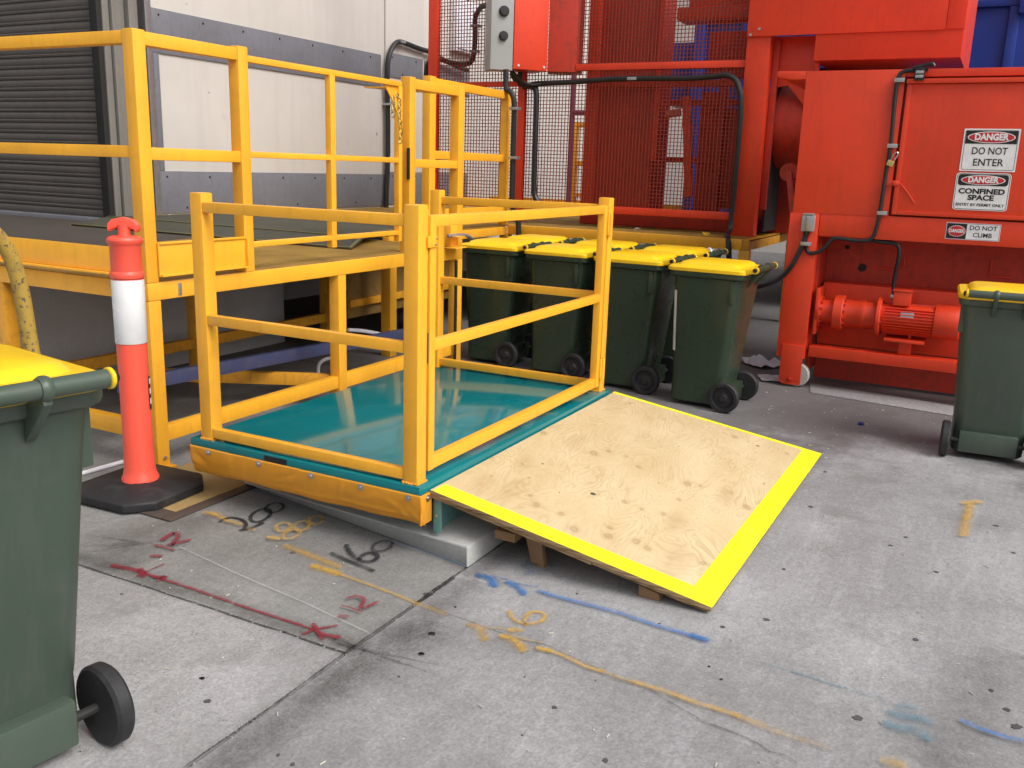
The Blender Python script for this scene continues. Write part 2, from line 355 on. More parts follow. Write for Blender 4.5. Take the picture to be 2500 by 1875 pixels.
def m_spray(name, col, soft=1.0, rough=.8):
    """sprayed or crayoned line: opacity falls off from the stroke's middle, breaks up on the slab's grain and thins along its length"""
    k = NT(name); v = k.coord('World')
    at = k.n('ShaderNodeAttribute'); at.attribute_name = 'fade'; fd = at.outputs['Fac']
    uv = k.n('ShaderNodeTexCoord').outputs['UV']; sp = k.n('ShaderNodeSeparateXYZ'); k.l(uv, sp.inputs[0])
    d = k.math('ABSOLUTE', k.math('SUBTRACT', k.math('MULTIPLY', sp.outputs[1], 2), 1))
    d = k.math('ADD', d, k.math('MULTIPLY', k.math('SUBTRACT', k.noise(v, 45, 4, .7), .5), .55))
    core = k.ramp(d, [(0, 1), (.38, .92), (.38+.5*soft if soft < 1 else .92, 0)] if soft < 1 else [(0, 1), (.22, .82), (.5, .36), (.78, .08), (.95, 0)])
    grain = k.ramp(k.noise(v, 230, 4, .8), [(.30, 1), (.50, .80), (.64, .18)])
    patch = k.ramp(k.noise(v, 13, 5, .7), [(.32, 1), (.52, .80), (.70, .34)])
    al = k.math('MULTIPLY', k.math('MULTIPLY', core, grain), k.math('MULTIPLY', patch, k.math('MULTIPLY', fd, .97)))
    if soft < 1: al = k.math('MULTIPLY', al, 1.3, True)
    else: al = k.math('MULTIPLY', al, 1.25, True)
    k.set(Base_Color=k.mix(k.noise(v, 40, 4), tuple(c*.8 for c in col), col), Roughness=rough)
    k.b.inputs['Specular IOR Level'].default_value = .2
    tr = k.n('ShaderNodeBsdfTransparent'); ms = k.n('ShaderNodeMixShader')
    k.l(al, ms.inputs[0]); k.l(tr.outputs[0], ms.inputs[1]); k.l(k.b.outputs[0], ms.inputs[2]); k.l(ms.outputs[0], k.out.inputs[0])
    return k.m
SPRAY = {'black': m_spray('black marker paint', (.022, .022, .026), .5), 'yellow': m_spray('yellow spray paint', (.66, .39, .045)),
         'red': m_spray('dark red spray paint', (.27, .03, .045), .6), 'blue': m_spray('blue spray paint', (.05, .19, .50)),
         'faint': m_spray('faint blue spray paint', (.13, .22, .40)), 'teal': m_spray('faded teal spray paint', (.09, .27, .37)),
         'white': m_spray('white chalk', (.62, .62, .6), .7), 'crack': m_spray('dirt filled crack', (.03, .029, .027), .7)}
SPRAY['stain'] = m_spray('damp brown stain', (.075, .068, .058))

PAINT = {
  'black 200': [
    (0.022, 1, [(-0.113, 0.913), (-0.078, 0.92), (-0.054, 0.906), (-0.047, 0.871), (-0.062, 0.824), (-0.09, 0.793), (-0.129, 0.772)]),
    (0.024, 1, [(-0.135, 0.773), (-0.111, 0.758), (-0.071, 0.754), (-0.033, 0.756)]),
    (0.02, 1, [(0.086, 0.817), (0.066, 0.798), (0.04, 0.783), (0.013, 0.774), (-0.011, 0.772), (-0.03, 0.777), (-0.039, 0.789), (-0.039, 0.805), (-0.029, 0.823), (-0.01, 0.842), (0.015, 0.857), (0.043, 0.867), (0.068, 0.869), (0.087, 0.864), (0.098, 0.853), (0.097, 0.836), (0.086, 0.817)]),
    (0.018, 1, [(0.166, 0.814), (0.148, 0.8), (0.128, 0.792), (0.107, 0.789), (0.09, 0.793), (0.078, 0.802), (0.074, 0.816), (0.077, 0.832), (0.089, 0.849), (0.106, 0.862), (0.126, 0.871), (0.147, 0.874), (0.165, 0.871), (0.177, 0.861), (0.181, 0.847), (0.177, 0.83), (0.166, 0.814)]),
  ],
  'black 160': [
    (0.022, 1, [(-0.127, 0.308), (-0.139, 0.255), (-0.154, 0.173), (-0.17, 0.081)]),
    (0.024, 1, [(-0.037, 0.309), (-0.08, 0.26), (-0.117, 0.196), (-0.122, 0.153), (-0.097, 0.132), (-0.061, 0.138), (-0.039, 0.17), (-0.056, 0.193), (-0.094, 0.193), (-0.119, 0.181)]),
    (0.018, 0.75, [(0.073, 0.165), (0.056, 0.154), (0.036, 0.148), (0.015, 0.148), (-0.003, 0.152), (-0.017, 0.161), (-0.022, 0.174), (-0.02, 0.188), (-0.011, 0.201), (0.006, 0.211), (0.026, 0.218), (0.047, 0.219), (0.066, 0.214), (0.08, 0.205), (0.086, 0.192), (0.083, 0.178), (0.073, 0.165)]),
  ],
  'yellow 80': [
    (0.04, 0.8, [(-0.084, 1.028), (-0.075, 1.003), (-0.09, 0.928)]),
    (0.03, 0.7, [(-0.105, 0.893), (-0.1, 0.855), (-0.105, 0.809)]),
    (0.025, 0.5, [(-0.123, 0.74), (-0.119, 0.719)]),
    (0.035, 0.85, [(-0.146, 0.61), (-0.139, 0.577)]),
    (0.02, 0.7, [(-0.009, 0.621), (-0.023, 0.61), (-0.038, 0.604), (-0.054, 0.602), (-0.066, 0.606), (-0.074, 0.615), (-0.075, 0.626), (-0.071, 0.64), (-0.061, 0.653), (-0.048, 0.664), (-0.032, 0.671), (-0.016, 0.673), (-0.004, 0.669), (0.004, 0.66), (0.006, 0.648), (0.001, 0.634), (-0.009, 0.621)]),
    (0.02, 0.7, [(-0.035, 0.549), (-0.049, 0.538), (-0.067, 0.53), (-0.086, 0.526), (-0.104, 0.526), (-0.118, 0.532), (-0.125, 0.541), (-0.125, 0.552), (-0.118, 0.565), (-0.105, 0.576), (-0.087, 0.584), (-0.068, 0.589), (-0.049, 0.588), (-0.035, 0.583), (-0.028, 0.574), (-0.027, 0.562), (-0.035, 0.549)]),
    (0.02, 0.7, [(0.045, 0.566), (0.029, 0.554), (0.011, 0.545), (-0.006, 0.542), (-0.021, 0.544), (-0.031, 0.551), (-0.035, 0.562), (-0.031, 0.576), (-0.022, 0.59), (-0.007, 0.602), (0.011, 0.611), (0.03, 0.615), (0.045, 0.613), (0.055, 0.606), (0.059, 0.594), (0.055, 0.58), (0.045, 0.566)]),
    (0.02, 0.7, [(0.116, 0.552), (0.101, 0.542), (0.085, 0.535), (0.069, 0.534), (0.057, 0.537), (0.049, 0.546), (0.048, 0.557), (0.053, 0.571), (0.064, 0.584), (0.078, 0.595), (0.095, 0.602), (0.111, 0.603), (0.123, 0.6), (0.131, 0.591), (0.132, 0.579), (0.127, 0.566), (0.116, 0.552)]),
  ],
  'yellow line left': [
    (0.04, 0.6, [(-0.163, 0.512), (-0.174, 0.428), (-0.189, 0.314), (-0.202, 0.219)]),
    (0.045, 0.9, [(-0.249, 0.296), (-0.251, 0.246), (-0.255, 0.182)]),
    (0.018, 0.7, [(-0.255, 0.182), (-0.265, 0.088), (-0.276, -0.019), (-0.29, -0.126), (-0.306, -0.211)]),
    (0.03, 0.35, [(-0.306, -0.211), (-0.309, -0.27), (-0.317, -0.328)]),
  ],
  'red 12 left': [
    (0.03, 1, [(-0.504, 0.868), (-0.49, 0.849)]),
    (0.016, 1, [(-0.429, 0.94), (-0.426, 0.901), (-0.425, 0.846)]),
    (0.028, 1, [(-0.376, 0.958), (-0.335, 0.971), (-0.306, 0.971), (-0.313, 0.943), (-0.348, 0.913), (-0.396, 0.893), (-0.368, 0.883), (-0.327, 0.872)]),
  ],
  'red 12 right': [
    (0.024, 1, [(-0.525, -0.045), (-0.515, -0.062)]),
    (0.012, 1, [(-0.461, -0.002), (-0.46, -0.041), (-0.462, -0.085)]),
    (0.02, 1, [(-0.404, 0.014), (-0.382, -0.001), (-0.379, -0.027), (-0.396, -0.047), (-0.444, -0.068), (-0.42, -0.081), (-0.377, -0.089)]),
  ],
  'red line': [
    (0.034, 1, [(-0.635, 0.929), (-0.628, 0.888), (-0.621, 0.837), (-0.618, 0.791)]),
    (0.017, 1, [(-0.618, 0.791), (-0.623, 0.7), (-0.622, 0.534), (-0.626, 0.389), (-0.629, 0.266), (-0.629, 0.118), (-0.628, -0.022)]),
    (0.012, 1, [(-0.652, 0.781), (-0.591, 0.784), (-0.533, 0.781)]),
    (0.03, 1, [(-0.607, 0.816), (-0.643, 0.763)]),
    (0.03, 1, [(-0.624, 0.717), (-0.611, 0.69), (-0.636, 0.685)]),
    (0.014, 1, [(-0.673, -0.013), (-0.63, -0.025), (-0.574, -0.067)]),
    (0.02, 1, [(-0.607, 0.001), (-0.635, -0.04), (-0.668, -0.086)]),
    (0.028, 1, [(-0.645, -0.059), (-0.644, -0.089), (-0.634, -0.119)]),
  ],
  'white chalk line': [
    (0.009, 0.35, [(-0.392, 0.847), (-0.423, 0.667), (-0.452, 0.497), (-0.478, 0.321), (-0.504, 0.129), (-0.534, -0.039), (-0.562, -0.197)]),
  ],
  'blue block line': [
    (0.02, 0.3, [(0.229, 1.074), (0.221, 0.96), (0.185, 0.798), (0.148, 0.63), (0.111, 0.481)]),
    (0.016, 0.5, [(0.083, 0.186), (0.077, 0.091), (0.064, -0.04), (0.033, -0.2)]),
  ],
  'blue seven': [
    (0.04, 1, [(0.006, -0.276), (0.011, -0.306), (-0.0, -0.333), (-0.034, -0.365)]),
    (0.01, 0.6, [(0.025, -0.312), (0.029, -0.346), (0.036, -0.384)]),
    (0.036, 1, [(0.008, -0.401), (0.002, -0.43), (-0.018, -0.462), (-0.038, -0.489)]),
    (0.01, 0.6, [(0.015, -0.42), (0.024, -0.46), (0.037, -0.509)]),
  ],
  'blue line': [
    (0.027, 0.85, [(0.002, -0.533), (-0.003, -0.582), (-0.004, -0.648), (-0.003, -0.744), (-0.003, -0.838), (-0.014, -0.921), (-0.024, -1.008), (-0.026, -1.078), (-0.028, -1.155)]),
    (0.04, 0.6, [(-0.025, -1.118), (-0.03, -1.156)]),
  ],
  'faint blue': [
    (0.03, 0.3, [(0.211, -0.484), (0.196, -0.487), (0.178, -0.483), (0.162, -0.472), (0.149, -0.457), (0.142, -0.439), (0.141, -0.421), (0.146, -0.406), (0.157, -0.396), (0.173, -0.393), (0.19, -0.396), (0.206, -0.407), (0.219, -0.422), (0.227, -0.441), (0.228, -0.459), (0.223, -0.474), (0.211, -0.484)]),
    (0.05, 0.45, [(0.163, -0.397), (0.182, -0.416)]),
    (0.03, 0.5, [(0.1, -0.429), (0.118, -0.437)]),
  ],
  'yellow 16': [
    (0.038, 0.85, [(-0.34, -0.443), (-0.339, -0.468), (-0.354, -0.496), (-0.393, -0.527)]),
    (0.014, 0.45, [(-0.33, -0.478), (-0.319, -0.511), (-0.306, -0.545)]),
    (0.036, 0.9, [(-0.299, -0.577), (-0.286, -0.595)]),
    (0.02, 0.85, [(-0.184, -0.508), (-0.214, -0.529), (-0.235, -0.561), (-0.238, -0.594), (-0.22, -0.62), (-0.187, -0.635), (-0.153, -0.629), (-0.137, -0.604), (-0.152, -0.579), (-0.186, -0.574), (-0.221, -0.584), (-0.244, -0.603)]),
    (0.036, 0.9, [(-0.352, -0.574), (-0.351, -0.6), (-0.365, -0.632), (-0.394, -0.668)]),
    (0.012, 0.45, [(-0.335, -0.613), (-0.333, -0.648), (-0.323, -0.695)]),
  ],
  'yellow line right': [
    (0.03, 0.9, [(-0.362, -0.711), (-0.358, -0.739)]),
    (0.02, 0.75, [(-0.358, -0.739), (-0.362, -0.781), (-0.372, -0.832), (-0.387, -0.884), (-0.387, -0.939)]),
    (0.02, 0.4, [(-0.387, -0.939), (-0.396, -0.997), (-0.396, -1.045)]),
    (0.026, 0.7, [(-0.396, -1.045), (-0.395, -1.112), (-0.399, -1.175), (-0.406, -1.237), (-0.407, -1.301), (-0.409, -1.357)]),
    (0.03, 0.3, [(-0.409, -1.357), (-0.416, -1.412), (-0.428, -1.475)]),
    (0.03, 0.25, [(-0.416, -1.367), (-0.428, -1.447), (-0.433, -1.526), (-0.43, -1.6)]),
    (0.05, 0.5, [(-0.42, -1.757), (-0.411, -1.782)]),
  ],
  'yellow arrow': [
    (0.045, 0.75, [(1.438, -1.868), (1.61, -1.874), (1.878, -1.884)]),
    (0.05, 0.85, [(1.885, -1.86), (1.924, -1.891), (1.949, -1.917)]),
  ],
  'teal line': [
    (0.012, 0.25, [(-0.071, -1.351), (-0.076, -1.391), (-0.078, -1.441)]),
    (0.014, 0.55, [(-0.078, -1.441), (-0.081, -1.49), (-0.088, -1.544), (-0.091, -1.602)]),
    (0.014, 0.25, [(-0.091, -1.602), (-0.093, -1.658), (-0.095, -1.713)]),
  ],
  'teal glyph': [
    (0.04, 0.5, [(-0.116, -1.764), (-0.099, -1.789)]),
    (0.045, 0.5, [(-0.167, -1.747), (-0.162, -1.783), (-0.151, -1.81), (-0.153, -1.831)]),
    (0.045, 0.55, [(-0.232, -1.74), (-0.231, -1.775), (-0.223, -1.806), (-0.241, -1.837)]),
  ],
  'blue line corner': [
    (0.022, 0.85, [(-0.111, -1.92), (-0.124, -1.956), (-0.131, -2.001), (-0.131, -2.045), (-0.127, -2.076)]),
  ],
  'crack': [
    (0.02, 0.8, [(-0.285, -0.204), (-0.232, -0.205), (-0.181, -0.203), (-0.135, -0.206), (-0.063, -0.205)]),
    (0.005, 0.5, [(-0.28, -0.232), (-0.297, -0.287), (-0.312, -0.337), (-0.315, -0.392), (-0.32, -0.454), (-0.329, -0.51), (-0.333, -0.563), (-0.333, -0.648), (-0.324, -0.704), (-0.333, -0.75), (-0.35, -0.805), (-0.36, -0.866), (-0.378, -0.935), (-0.392, -0.995), (-0.394, -1.044), (-0.398, -1.082), (-0.412, -1.118), (-0.437, -1.177), (-0.464, -1.245), (-0.482, -1.279), (-0.484, -1.327), (-0.493, -1.394), (-0.509, -1.447), (-0.523, -1.473)]),
    (0.005, 0.45, [(-0.471, -1.257), (-0.482, -1.321), (-0.487, -1.378), (-0.499, -1.429), (-0.521, -1.468), (-0.52, -1.515), (-0.537, -1.545)]),
  ],
}
GUM = [(-0.451, -0.361, 0.016), (-0.574, -0.4, 0.015), (-0.626, -0.886, 0.012), (-0.775, -1.105, 0.012), (0.229, -1.296, 0.017), (-0.25, -0.329, 0.007), (0.067, -0.652, 0.007), (-0.232, -1.263, 0.007), (-0.179, -1.21, 0.006), (-0.526, -0.741, 0.004), (-0.433, -0.934, 0.004), (-0.789, -0.868, 0.004), (0.007, -0.985, 0.006), (0.097, -1.179, 0.012), (-0.233, -1.658, 0.02), (0.349, -1.764, 0.013), (0.129, -1.992, 0.011), (1.461, -1.227, 0.017), (0.684, -1.263, 0.013), (1.303, -1.651, 0.013), (1.669, -1.995, 0.019), (1.167, -1.603, 0.012), (0.98, -1.79, 0.014), (-0.231, -1.263, 0.006), (-0.179, -1.21, 0.006), (-0.044, -2.059, 0.022), (0.038, -2.035, 0.015), (1.363, -2.061, 0.012), (2.037, -1.197, 0.014), (-0.192, 0.45, 0.017), (-0.575, -0.4, 0.015), (-0.45, -0.359, 0.014), (-0.718, -0.416, 0.007), (-0.685, 0.055, 0.008), (-0.251, -0.329, 0.006), (-0.223, -0.196, 0.026), (-1.02, 0.076, 0.01), (-1.021, 0.076, 0.012), (-1.1, -0.025, 0.015), (-1.194, -0.42, 0.01), (-1.184, -0.362, 0.008), (-1.427, 0.082, 0.004), (-0.773, 0.717, 0.008)]

M['mat_edge'] = coat('rubbed olive yellow edging', (.16, .14, .045), .7, (.1, .1, .04), .8, (.2, .2, .08), .7)
# ================================================================== THE SETTING
# ground: base sheet, three cast slabs with open joints, sprayed marks, cracks and gum
gb = MB(); gb.face([(-70, -70, -.03), (90, -70, -.03), (90, 70, -.03), (-70, 70, -.03)])
ground = struct(gb.build('ground', M['ground_base'], smooth=False))
def slab(pts, m): return MB().prism(pts, -.14, 0).build('concrete_slab', m, ground, .006, 2)
def wobble(p0, p1, n, amp, seed):
    r = random.Random(seed); out = []
    for i in range(n+1):
        t = i/n; x = p0[0]+(p1[0]-p0[0])*t; y = p0[1]+(p1[1]-p0[1])*t
        dx, dy = p1[0]-p0[0], p1[1]-p0[1]; L = math.hypot(dx, dy)
        k = 0 if i in (0, n) else r.uniform(-amp, amp)
        out.append((x - dy/L*k, y + dx/L*k))
    return out
slab([(-30, -.192)] + wobble((-.6915, -.192), (-.6915, 4), 60, .0035, 2)[0:] + [(-.6915, 30), (-30, 30)], M['slab_left'])
slab(wobble((-.686, -.190), (2.6, -.190), 50, .003, 3) + [(2.6, 30), (-.686, 30)], M['slab_mid'])
slab([(-30, -40), (60, -40), (60, 30), (2.612, 30), (2.612, -.2)] + wobble((2.6, -.202), (-30, -.202), 260, .003, 4), M['slab_right'])

def ribbon(bm, pts, width, fade, z, uvl, fl, taper=True):
    P = smooth_path([(x, y, 0) for x, y in pts], 5 if len(pts) > 2 else 1)
    if len(P) < 3: P = [P[0].lerp(P[-1], t/4) for t in range(5)]
    d0 = (P[1]-P[0]).normalized(); d1 = (P[-1]-P[-2]).normalized()
    P = [P[0]-d0*width*.45, P[0]-d0*width*.3] + P + [P[-1]+d1*width*.3, P[-1]+d1*width*.45]
    rows = []; n = len(P)
    for i, p in enumerate(P):
        d = (P[min(i+1, n-1)] - P[max(i-1, 0)]).normalized(); s = Vector((-d.y, d.x, 0))
        ww = width*.5*WID
        if i in (0, n-1): ww *= .25
        elif i in (1, n-2): ww *= .75
        rows.append([bm.verts.new((p + s*ww*k).to_tuple()[:2] + (z,)) for k in (-1, 1)])
    for a, b in zip(rows, rows[1:]):
        f = bm.faces.new((a[0], b[0], b[1], a[1]))
        for lp, vv in zip(f.loops, (0, 0, 1, 1)): lp[uvl].uv = (0, vv); lp[fl] = fade
    if rows:
        pass
WID = 1.1
def paint(name, strokes, m, label=None, z=.004, stuff=False):
    global WID
    WID = 1.7 if m == SPRAY['black'] else 1.5 if m in (SPRAY['red'], SPRAY['white'], SPRAY['crack']) else 1.75
    bm = bmesh.new(); uvl = bm.loops.layers.uv.new('UVMap'); fl = bm.loops.layers.float.new('fade')
    for i, (wd, fade, pts) in enumerate(strokes): ribbon(bm, pts, wd, fade, z + .0006*i, uvl, fl)
    bmesh.ops.recalc_face_normals(bm, faces=bm.faces)
    for f in bm.faces:
        if f.normal.z < 0: f.normal_flip()
    me = bpy.data.meshes.new(name); bm.to_mesh(me); bm.free(); me.materials.append(m)
    return link(name, me, ground, label, stuff)
KIND = {'black 200': ('painted_number', 'black', 'black hand painted number 200'), 'black 160': ('painted_number', 'black', 'black hand painted number 160, last digit faint'),
 'yellow 80': ('painted_number', 'yellow', 'smudged yellow sprayed figures beside the black 200'), 'yellow line left': ('painted_line', 'yellow', 'yellow sprayed line past the black 160'),
 'red 12 left': ('painted_number', 'red', 'dark red .12 nearer the bollard'), 'red 12 right': ('painted_number', 'red', 'dark red .12 beside the slab joint'),
 'red line': ('painted_line', 'red', 'dark red dimension line with a cross at each end'), 'white chalk line': ('painted_line', 'white', 'thin white chalk line'),
 'blue block line': ('painted_line', 'faint', 'faint blue line along the concrete plinth'), 'blue seven': ('painted_mark', 'blue', 'two blue sprayed ticks'),
 'blue line': ('painted_line', 'blue', 'long blue sprayed line in front of the ramp'), 'faint blue': ('painted_mark', 'faint', 'faint blue smudge under the ramp edge'),
 'yellow 16': ('painted_number', 'yellow', 'yellow sprayed 1.6 with ticks'), 'yellow line right': ('painted_line', 'yellow', 'long yellow sprayed line along the crack'),
 'yellow arrow': ('painted_arrow', 'yellow', 'yellow sprayed arrow'), 'teal line': ('painted_line', 'teal', 'faded teal line'), 'teal glyph': ('painted_mark', 'teal', 'faded teal scribble'),
 'blue line corner': ('painted_line', 'blue', 'blue line end')}
for key, st in PAINT.items():
    if key == 'crack': paint('crack', st, SPRAY['crack'], stuff=True)
    else: paint(KIND[key][0], st, SPRAY[KIND[key][1]], KIND[key][2], z=.004 + .004*(list(PAINT).index(key) % 3))
# dirt packed along the open joints
jr = [(.008, .6, [(-.69+random.uniform(-.004, .004), -.195+.13*i) for i in range(11)]), (.008, .7, [(-1.6+.16*i, -.197+random.uniform(-.003, .003)) for i in range(11)])]
paint('joint_dirt', jr, SPRAY['crack'], z=.003, stuff=True)
st = [(.10, .42, [(-.645+random.uniform(-.01, .01), -.20+.13*i) for i in range(12)]), (.16, .36, [(-1.7+.2*i, -.275+random.uniform(-.01, .01)) for i in range(9)]), (.30, .18, [(-.78, -.33), (-.66, -.37), (-.52, -.33)]),
      (.22, .18, [(-.5, -.30), (-.4, -.45), (-.35, -.62)]), (.30, .28, [(-.25, -1.9), (.0, -1.95), (.3, -2.0)]), (.25, .3, [(-.55, .95), (-.45, 1.1), (-.2, 1.05)]), (.12, .34, [(.02, -.26), (.3, -.27), (.6, -.28)])]
paint('damp_stain', st, SPRAY['stain'], z=.0022, stuff=True)
# pale mortar crumbs along the joint lips
cm = MB(); rc = random.Random(12)
for i in range(170):
    if i % 3: x, y = rc.uniform(-1.75, -.1), -.196+rc.gauss(0, .006)
    else: x, y = -.689+rc.gauss(0, .005), rc.uniform(-.2, 1.0)
    s0 = rc.choice((.0015, .002, .003, .004))
    cm.hexa([(x-s0, y-s0*.7, .0005), (x+s0, y-s0, .0005), (x+s0*.8, y+s0, .0005), (x-s0, y+s0*.8, .0005), (x-s0*.5, y-s0*.4, s0), (x+s0*.5, y-s0*.5, s0*.8), (x+s0*.4, y+s0*.5, s0), (x-s0*.5, y+s0*.3, s0*.7)])
cm.build('joint_crumbs', plain('pale mortar crumbs', (.33, .33, .32), .85), ground, stuff=True, smooth=False)
rg = random.Random(5)
gm = MB()
for x, y, r in GUM:
    n = 11; pts = []
    for i in range(n):
        a = 2*math.pi*i/n; k = r*rg.uniform(.6, 1.2)*.72; pts.append((x+math.cos(a)*k, y+math.sin(a)*k))
    gm.prism(pts, .0005, .0022)
M['gum'] = plain('trodden black gum', (.08, .08, .085), .85)
gm.build('gum_spots', M['gum'], ground, stuff=True)
# wood splinters and grit scattered on the slabs
ch = MB()
for i in range(300):
    x = rg.uniform(-1.2, 2.6); y = rg.uniform(-2.3, 1.2)
    if i > 220: x = rg.uniform(2.2, 3.8); y = rg.uniform(-1.8, -.2)
    if -.1 < x < 2.3 and -1.15 < y: continue
    a = rg.uniform(0, 6.3); l = rg.choice((.003, .003, .004, .005, .009)); wd = .0022
    ch.bar((x-math.cos(a)*l, y-math.sin(a)*l, .003), (x+math.cos(a)*l, y+math.sin(a)*l, .0035), wd, .003)
lit = ch.build('litter_chips', plain('pale wood splinters', (.62, .58, .5), .7), None, stuff=True)
lit['label'] = 'pale wood splinters and grit scattered over the slabs'
# pale apron strip in front of the compactor
pm = MB(); pm.prism([(4.15, -.74), (3.84, -.80), (3.60, -2.6), (3.9, -2.6)], .0005, .006)
pm.build('apron_strip', M['slab_left'], ground, .002)

# concrete plinth that carries the lift
pl = MB()
b_ = [(.046, -.205), (2.02, -.205), (2.02, 1.16), (.30, 1.16)]; t_ = [(.056, -.197, .08), (2.0, -.197, .08), (2.0, 1.10, .07), (.215, 1.10, .045)]; u_ = [(.21, .03, .112), (1.97, .03, .112), (1.97, 1.04, .112), (.30, 1.04, .095)]
pl.loft([[(x, y, 0) for x, y in b_], t_, u_])
plinth = struct(pl.build('concrete_plinth', M['plinth'], None, .008, 3))

# ------------------------------------------------------------------ building: wall panels, bump rails, roller door
bld = thing('warehouse_building', 'off white warehouse wall with grey bump rails behind the yellow dock', 'building', (3.2, 5, 0))
def wb(name, m, *a, **k): return box_part(name, m, bld, *a, **k)
wb('wall_panel', M['wall'], 3.282, 6.785, 5.0, 5.25, .925, 6.5, .006)
wb('wall_panel', M['wall'], 6.797, 7.615, 4.985, 5.25, .925, 6.5, .006)
wb('wall_panel', M['wall'], 7.627, 14.5, 5.0, 5.25, .925, 6.5, .006)
wb('foundation', M['foundation'], 2.80, 14.5, 5.02, 5.3, -.1, .92, 0)
wb('foundation', M['foundation'], 2.76, 2.80, 5.02, 13, -.1, .92, 0)
wb('under_dock_wall', M['foundation'], -3.0, 3.11, 3.4, 3.5, -.1, .832, .006)
def bolts_x(par, xs, z, y, r=.011):
    for x in xs: MB().cyl((x, y, z), (x, y-.006, z), r, r*.8, 8).build('fixing', M['dark'], par)
for (x0, x1, z0, z1, y) in ((3.286, 6.70, 2.392, 2.765, 4.984), (6.83, 7.59, 2.53, 2.81, 4.97), (3.286, 6.78, .985, 1.368, 4.984), (6.83, 7.59, 1.0, 1.40, 4.97), (7.66, 8.80, 2.45, 2.80, 4.984), (7.66, 8.80, .96, 1.40, 4.984)):
    rl = wb('bump_rail', M['grey_dark'], x0, x1, y, 5.0 if x0 < 6.8 or x0 > 7.6 else 4.985, z0, z1, .004)
    bolts_x(rl, [x0+.08+i*.52 for i in range(int((x1-x0)/.52)+1)], z1-.05, y)
    bolts_x(rl, [x0+.3+i*.52 for i in range(int((x1-x0-.3)/.52)+1)], z0+.05, y)
# bullnose grey rail returning up the wall's end, beside the white panel
wb('end_rail', M['grey_dark'], 3.286, 3.345, 4.982, 5.0, 1.37, 2.39, .003)
# chipped base of the panel
cb = MB(); cx = [(3.36, .98), (3.5, .955), (3.62, .97), (3.8, .95), (4.1, .965), (6.7, .955)]
cb.extrude([(x, 4.99, .925) for x in (3.36, 6.7)] + [(x, 4.99, z) for x, z in cx[::-1]], (0, .01, 0))
cb.build('wall_base', M['wall'], bld)
# galvanised corner angle and ribbed door jamb
wb('corner_angle', M['galv'], 3.212, 3.280, 4.975, 5.02, .93, 6.5, .003)
jx = [(2.785, 2.85, 4.99), (2.86, 2.90, 4.965), (2.91, 2.97, 4.985), (2.98, 3.03, 5.02), (3.035, 3.10, 4.97), (3.105, 3.15, 4.995)]
for x0, x1, y in jx: wb('jamb_rib', M['jamb'], x0, x1, y, 5.06, .93, 6.5, .005)
wb('jamb_backing', M['dark'], 2.79, 3.21, 5.06, 5.1, .93, 6.5, 0)
wb('door_track', M['dark'], 2.735, 2.783, 5.0, 5.09, .93, 6.5, .003)
dr = wb('roller_door', M['door'], 2.80, 2.83, 5.09, 13, .93, 6.5, 0, label='closed brown grey roller door')
for i in range(74):        # interlocking curtain slats, each a rounded roll
    z = .93 + i*.092
    prof = [(2.80, z+.003), (2.789, z+.008), (2.786, z+.022), (2.792, z+.030), (2.787, z+.038), (2.785, z+.070), (2.789, z+.084), (2.80, z+.089)]
    k = MB(); k.extrude([(x, 5.09, zz) for x, zz in prof], (0, 7.9, 0)); k.build('slat', M['door'], dr)
    if i > 42: break
wb('door_backing', M['door'], 2.80, 2.82, 5.09, 13, 4.9, 6.5, 0)
wb('threshold', M['grey_dark'], 2.70, 2.80, 5.0, 13, .90, .955, .005)
# far white building that closes the yard
fb = thing('far_building', 'pale wall of a building closing the yard beyond the blue container', 'building', (16, 0, 0))
box_part('wall', M['wall'], fb, 16, 16.4, -14, 9, 0, 6.4, 0)
box_part('parapet', M['galv'], fb, 15.95, 16.45, -14, 9, 6.4, 6.5, 0)

# wall mounted things
def clamps(par, pts, r, m=None, ax=(1, 0, 0)):
    for p in pts:
        MB().box(p[0]-r*1.25, p[0]+r*1.25, p[1]-r*2.2, p[1]+r*1.35, p[2]-.013, p[2]+.013).build('clamp', m or M['galv'], par, .003)
def hose(name, label, pts, r, cl=(), m=None):
    k = MB(); k.tube(pts, r, 10, 6); o = k.build(name, m or M['hose']); tag(o, label, 'conduit', 'black conduits and cables')
    clamps(o, cl, r); return o
hose('conduit', 'black conduit rising up the white wall and bending over the grey rail',
     [(6.739, 4.94, .923), (6.746, 4.94, 1.183), (6.774, 4.94, 1.565), (6.774, 4.94, 2.126), (6.749, 4.93, 2.527), (6.781, 4.93, 2.748), (6.88, 4.93, 2.886), (6.996, 4.93, 2.946), (7.183, 4.93, 2.942), (7.466, 4.93, 2.92), (7.779, 4.93, 2.91), (7.9, 4.9, 2.86), (8.3, 4.9, 2.8), (8.6, 4.9, 2.78)], .031, [(6.77, 4.94, 2.2), (7.02, 4.94, 2.945)])
bx = thing('junction_box', 'white square junction box on the wall behind the mesh', 'electrical box', (8.54, 4.9, 3.0))
box_part('enclosure', M['white_box'], bx, 8.26, 8.84, 4.88, 5.0, 3.0, 3.66, .012)
box_part('cover', M['white_box'], bx, 8.29, 8.81, 4.865, 4.88, 3.03, 3.63, .008)
hose('conduit', 'black conduit dropping from above into the white junction box', [(8.58, 4.93, 5), (8.58, 4.93, 4.2), (8.6, 4.93, 3.66)], .03)
